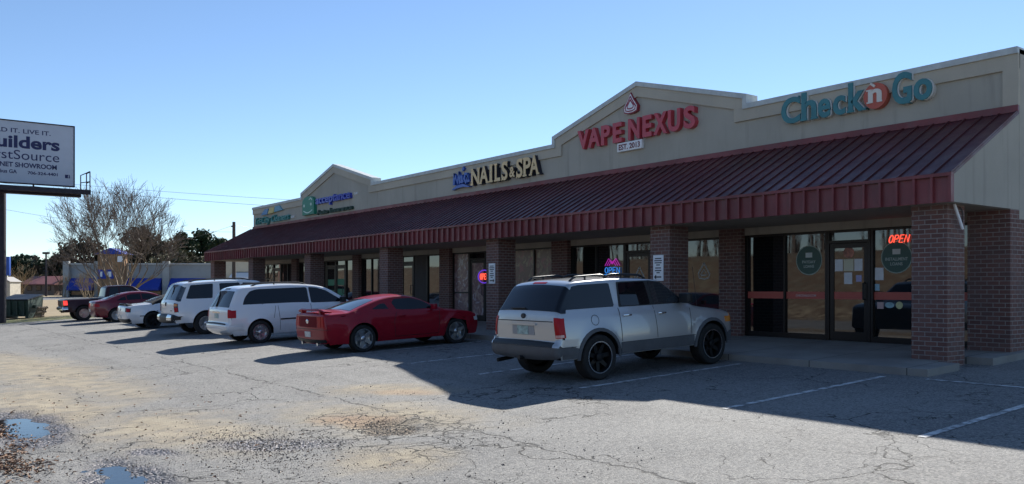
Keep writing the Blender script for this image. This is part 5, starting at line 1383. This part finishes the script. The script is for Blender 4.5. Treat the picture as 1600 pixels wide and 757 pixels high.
for k, (px, Y, h, wd) in enumerate(((24, 80, 3.2, 2.0), (100, 118, 2.8, 3), (132, 112, 3.0, 2.4), (142, 110, 2.2, 2))):
    bare_tree('bare_shrub', ('bare tan shrub by the beige shed', 'bare shrub beside the red roofed house', 'bare tan shrub under the left blue awning', 'small bare shrub at the left blue awning corner')[k], place(px, Y), 6, h*.36, .04, 4, 80+k, .4, .4, (P('tan_stem', (.30, .22, .13), .9), P('tan_twig', (.26, .19, .11), .9)), 1., 'bare shrubs by the far street')

# bank across the front street: its brown woods are mirrored in the shop windows
rng = random.Random(5); mbk = MB()
for k in range(220):
    x, y = rng.uniform(-46, -31), rng.uniform(-45, 90); z = gz(x, y); h = rng.uniform(5, 9)
    mbk.tube([(x, y, z-.2), (x+rng.uniform(-.5, .5), y+rng.uniform(-.5, .5), z+h)], [.14, .04], 5, False)
    for j in range(26):
        q = Vector((x, y, z+h*rng.uniform(.35, 1))); d = Vector((rng.gauss(0, 1), rng.gauss(0, 1), rng.uniform(.3, 1.2))).normalized()
        mbk.tube([q, q+d*rng.uniform(.8, 2)], [.035, .01], 3, False)
setp(mbk.build('woodland', twigm, fix=False), 'leafless brown wood on the bank across the front street', 'wood', kind='stuff')

# ------------------------------------------------------------------ small ground details
water = P('puddle_water', (.016, .014, .012), .06, ior=1.33, bump=.05, bs=14)
for k, (pv, pu, sv, su, d) in enumerate(PUDDLES[:2]):
    zc = ZE-g_eye(pv, pu)-d*.50
    n = 40; mb = MB(); vs = []
    for j in range(n):
        a = 2*math.pi*j/n; vs.append((pv+sv*1.5*math.cos(a), pu+su*1.5*math.sin(a), zc))
    mb.add(vs, [tuple(range(n))]); setp(mb.build('puddle', water, fix=False), kind='structure')
rng = random.Random(11)
# loose gravel and grit: past counting
def stones(count, sampler, name, mat, lo, hi):
    mb = MB()
    for k in range(count):
        x, y = sampler(); r = rng.uniform(lo, hi)*(1 if rng.random() < .9 else 1.7); z = gz(x, y)
        vs = []
        for (a, b, c_) in ((1,0,0),(-1,0,0),(0,1,0),(0,-1,0),(0,0,1),(0,0,-1)):
            e = r*rng.uniform(.6, 1.2); vs.append((x+a*e+rng.uniform(-.3, .3)*r, y+b*e+rng.uniform(-.3, .3)*r, z+r*.35+c_*e*.7))
        mb.add(vs, [(0,2,4),(2,1,4),(1,3,4),(3,0,4),(2,0,5),(1,2,5),(3,1,5),(0,3,5)])
    setp(mb.build(name, mat, fix=False), kind='stuff')
gm, gt, gb = nodes('gravel_stone'); gg = NG(gt); gp_ = gg.pos()
vv = gg.n('ShaderNodeTexVoronoi'); gg.put(vv.inputs['Vector'], gp_); vv.inputs['Scale'].default_value = 22
gg.put(gb.inputs['Base Color'], gg.mix(gg.sep(vv.outputs['Color'])[0], (.07, .062, .06), (.34, .29, .24))); gb.inputs['Roughness'].default_value = .85
def samp_wet():
    while True:
        x, y = rng.gauss(3.7, .40), rng.gauss(9.9, .8)
        if .8 < x < 7.5 and y > 7: return x, y
def samp_any(): 
    return rng.uniform(.9, 7.0), 6+abs(rng.gauss(0, 5))
def samp_hole(): return rng.gauss(5.28, .22), rng.gauss(9.85, .36)
def samp_mix():
    q = rng.random()
    return samp_wet() if q < .42 else samp_hole() if q < .52 else (rng.gauss(1.9, .5), rng.gauss(11, 2.0)) if q < .68 else samp_any()
stones(5200, samp_mix, 'gravel', gm, .004, .011)
lm_, lt_, lb_ = nodes('dead_leaf'); lg = NG(lt_); lp = lg.pos()
lv = lg.n('ShaderNodeTexVoronoi'); lg.put(lv.inputs['Vector'], lp); lv.inputs['Scale'].default_value = 14
lg.put(lb_.inputs['Base Color'], lg.mix(lg.sep(lv.outputs['Color'])[0], (.07, .035, .02), (.34, .20, .12))); lb_.inputs['Roughness'].default_value = .8
mb = MB()
for k in range(4200):
    q = rng.random()
    if q < .95: y = rng.uniform(8.2, 14); x = 1.0+.03*(y-9)+rng.gauss(0, .24)
    else: x, y = rng.uniform(.9, 4.5), rng.uniform(7.5, 17)
    if mnoise.noise(Vector((x*2.3, y*1.1, 5)))+rng.gauss(0, .22) < -.05: continue
    z = gz(x, y)+rng.uniform(.006, .035); s_ = rng.uniform(.012, .034)*(1.6 if rng.random() < .1 else 1); a = rng.random()*6.28
    d = Vector((math.cos(a), math.sin(a), rng.uniform(-.35, .35)))*s_; e = Vector((-math.sin(a), math.cos(a), rng.uniform(-.4, .4)))*s_*.6; o = Vector((x, y, z)); c_ = Vector((0, 0, .012))
    mb.add([o-d, o-e*.9+c_, o+d, o+e+c_], [(0, 1, 2), (0, 2, 3)])
setp(mb.build('leaf_litter', lm_, fix=False), kind='stuff')
# a few pale bits of litter on the lot
lit = P('litter_paper', (.75, .75, .72), .7)
for (x, y, lab) in ((3.9, 8.4, 'small white scrap of litter in the foreground'),):
    pass
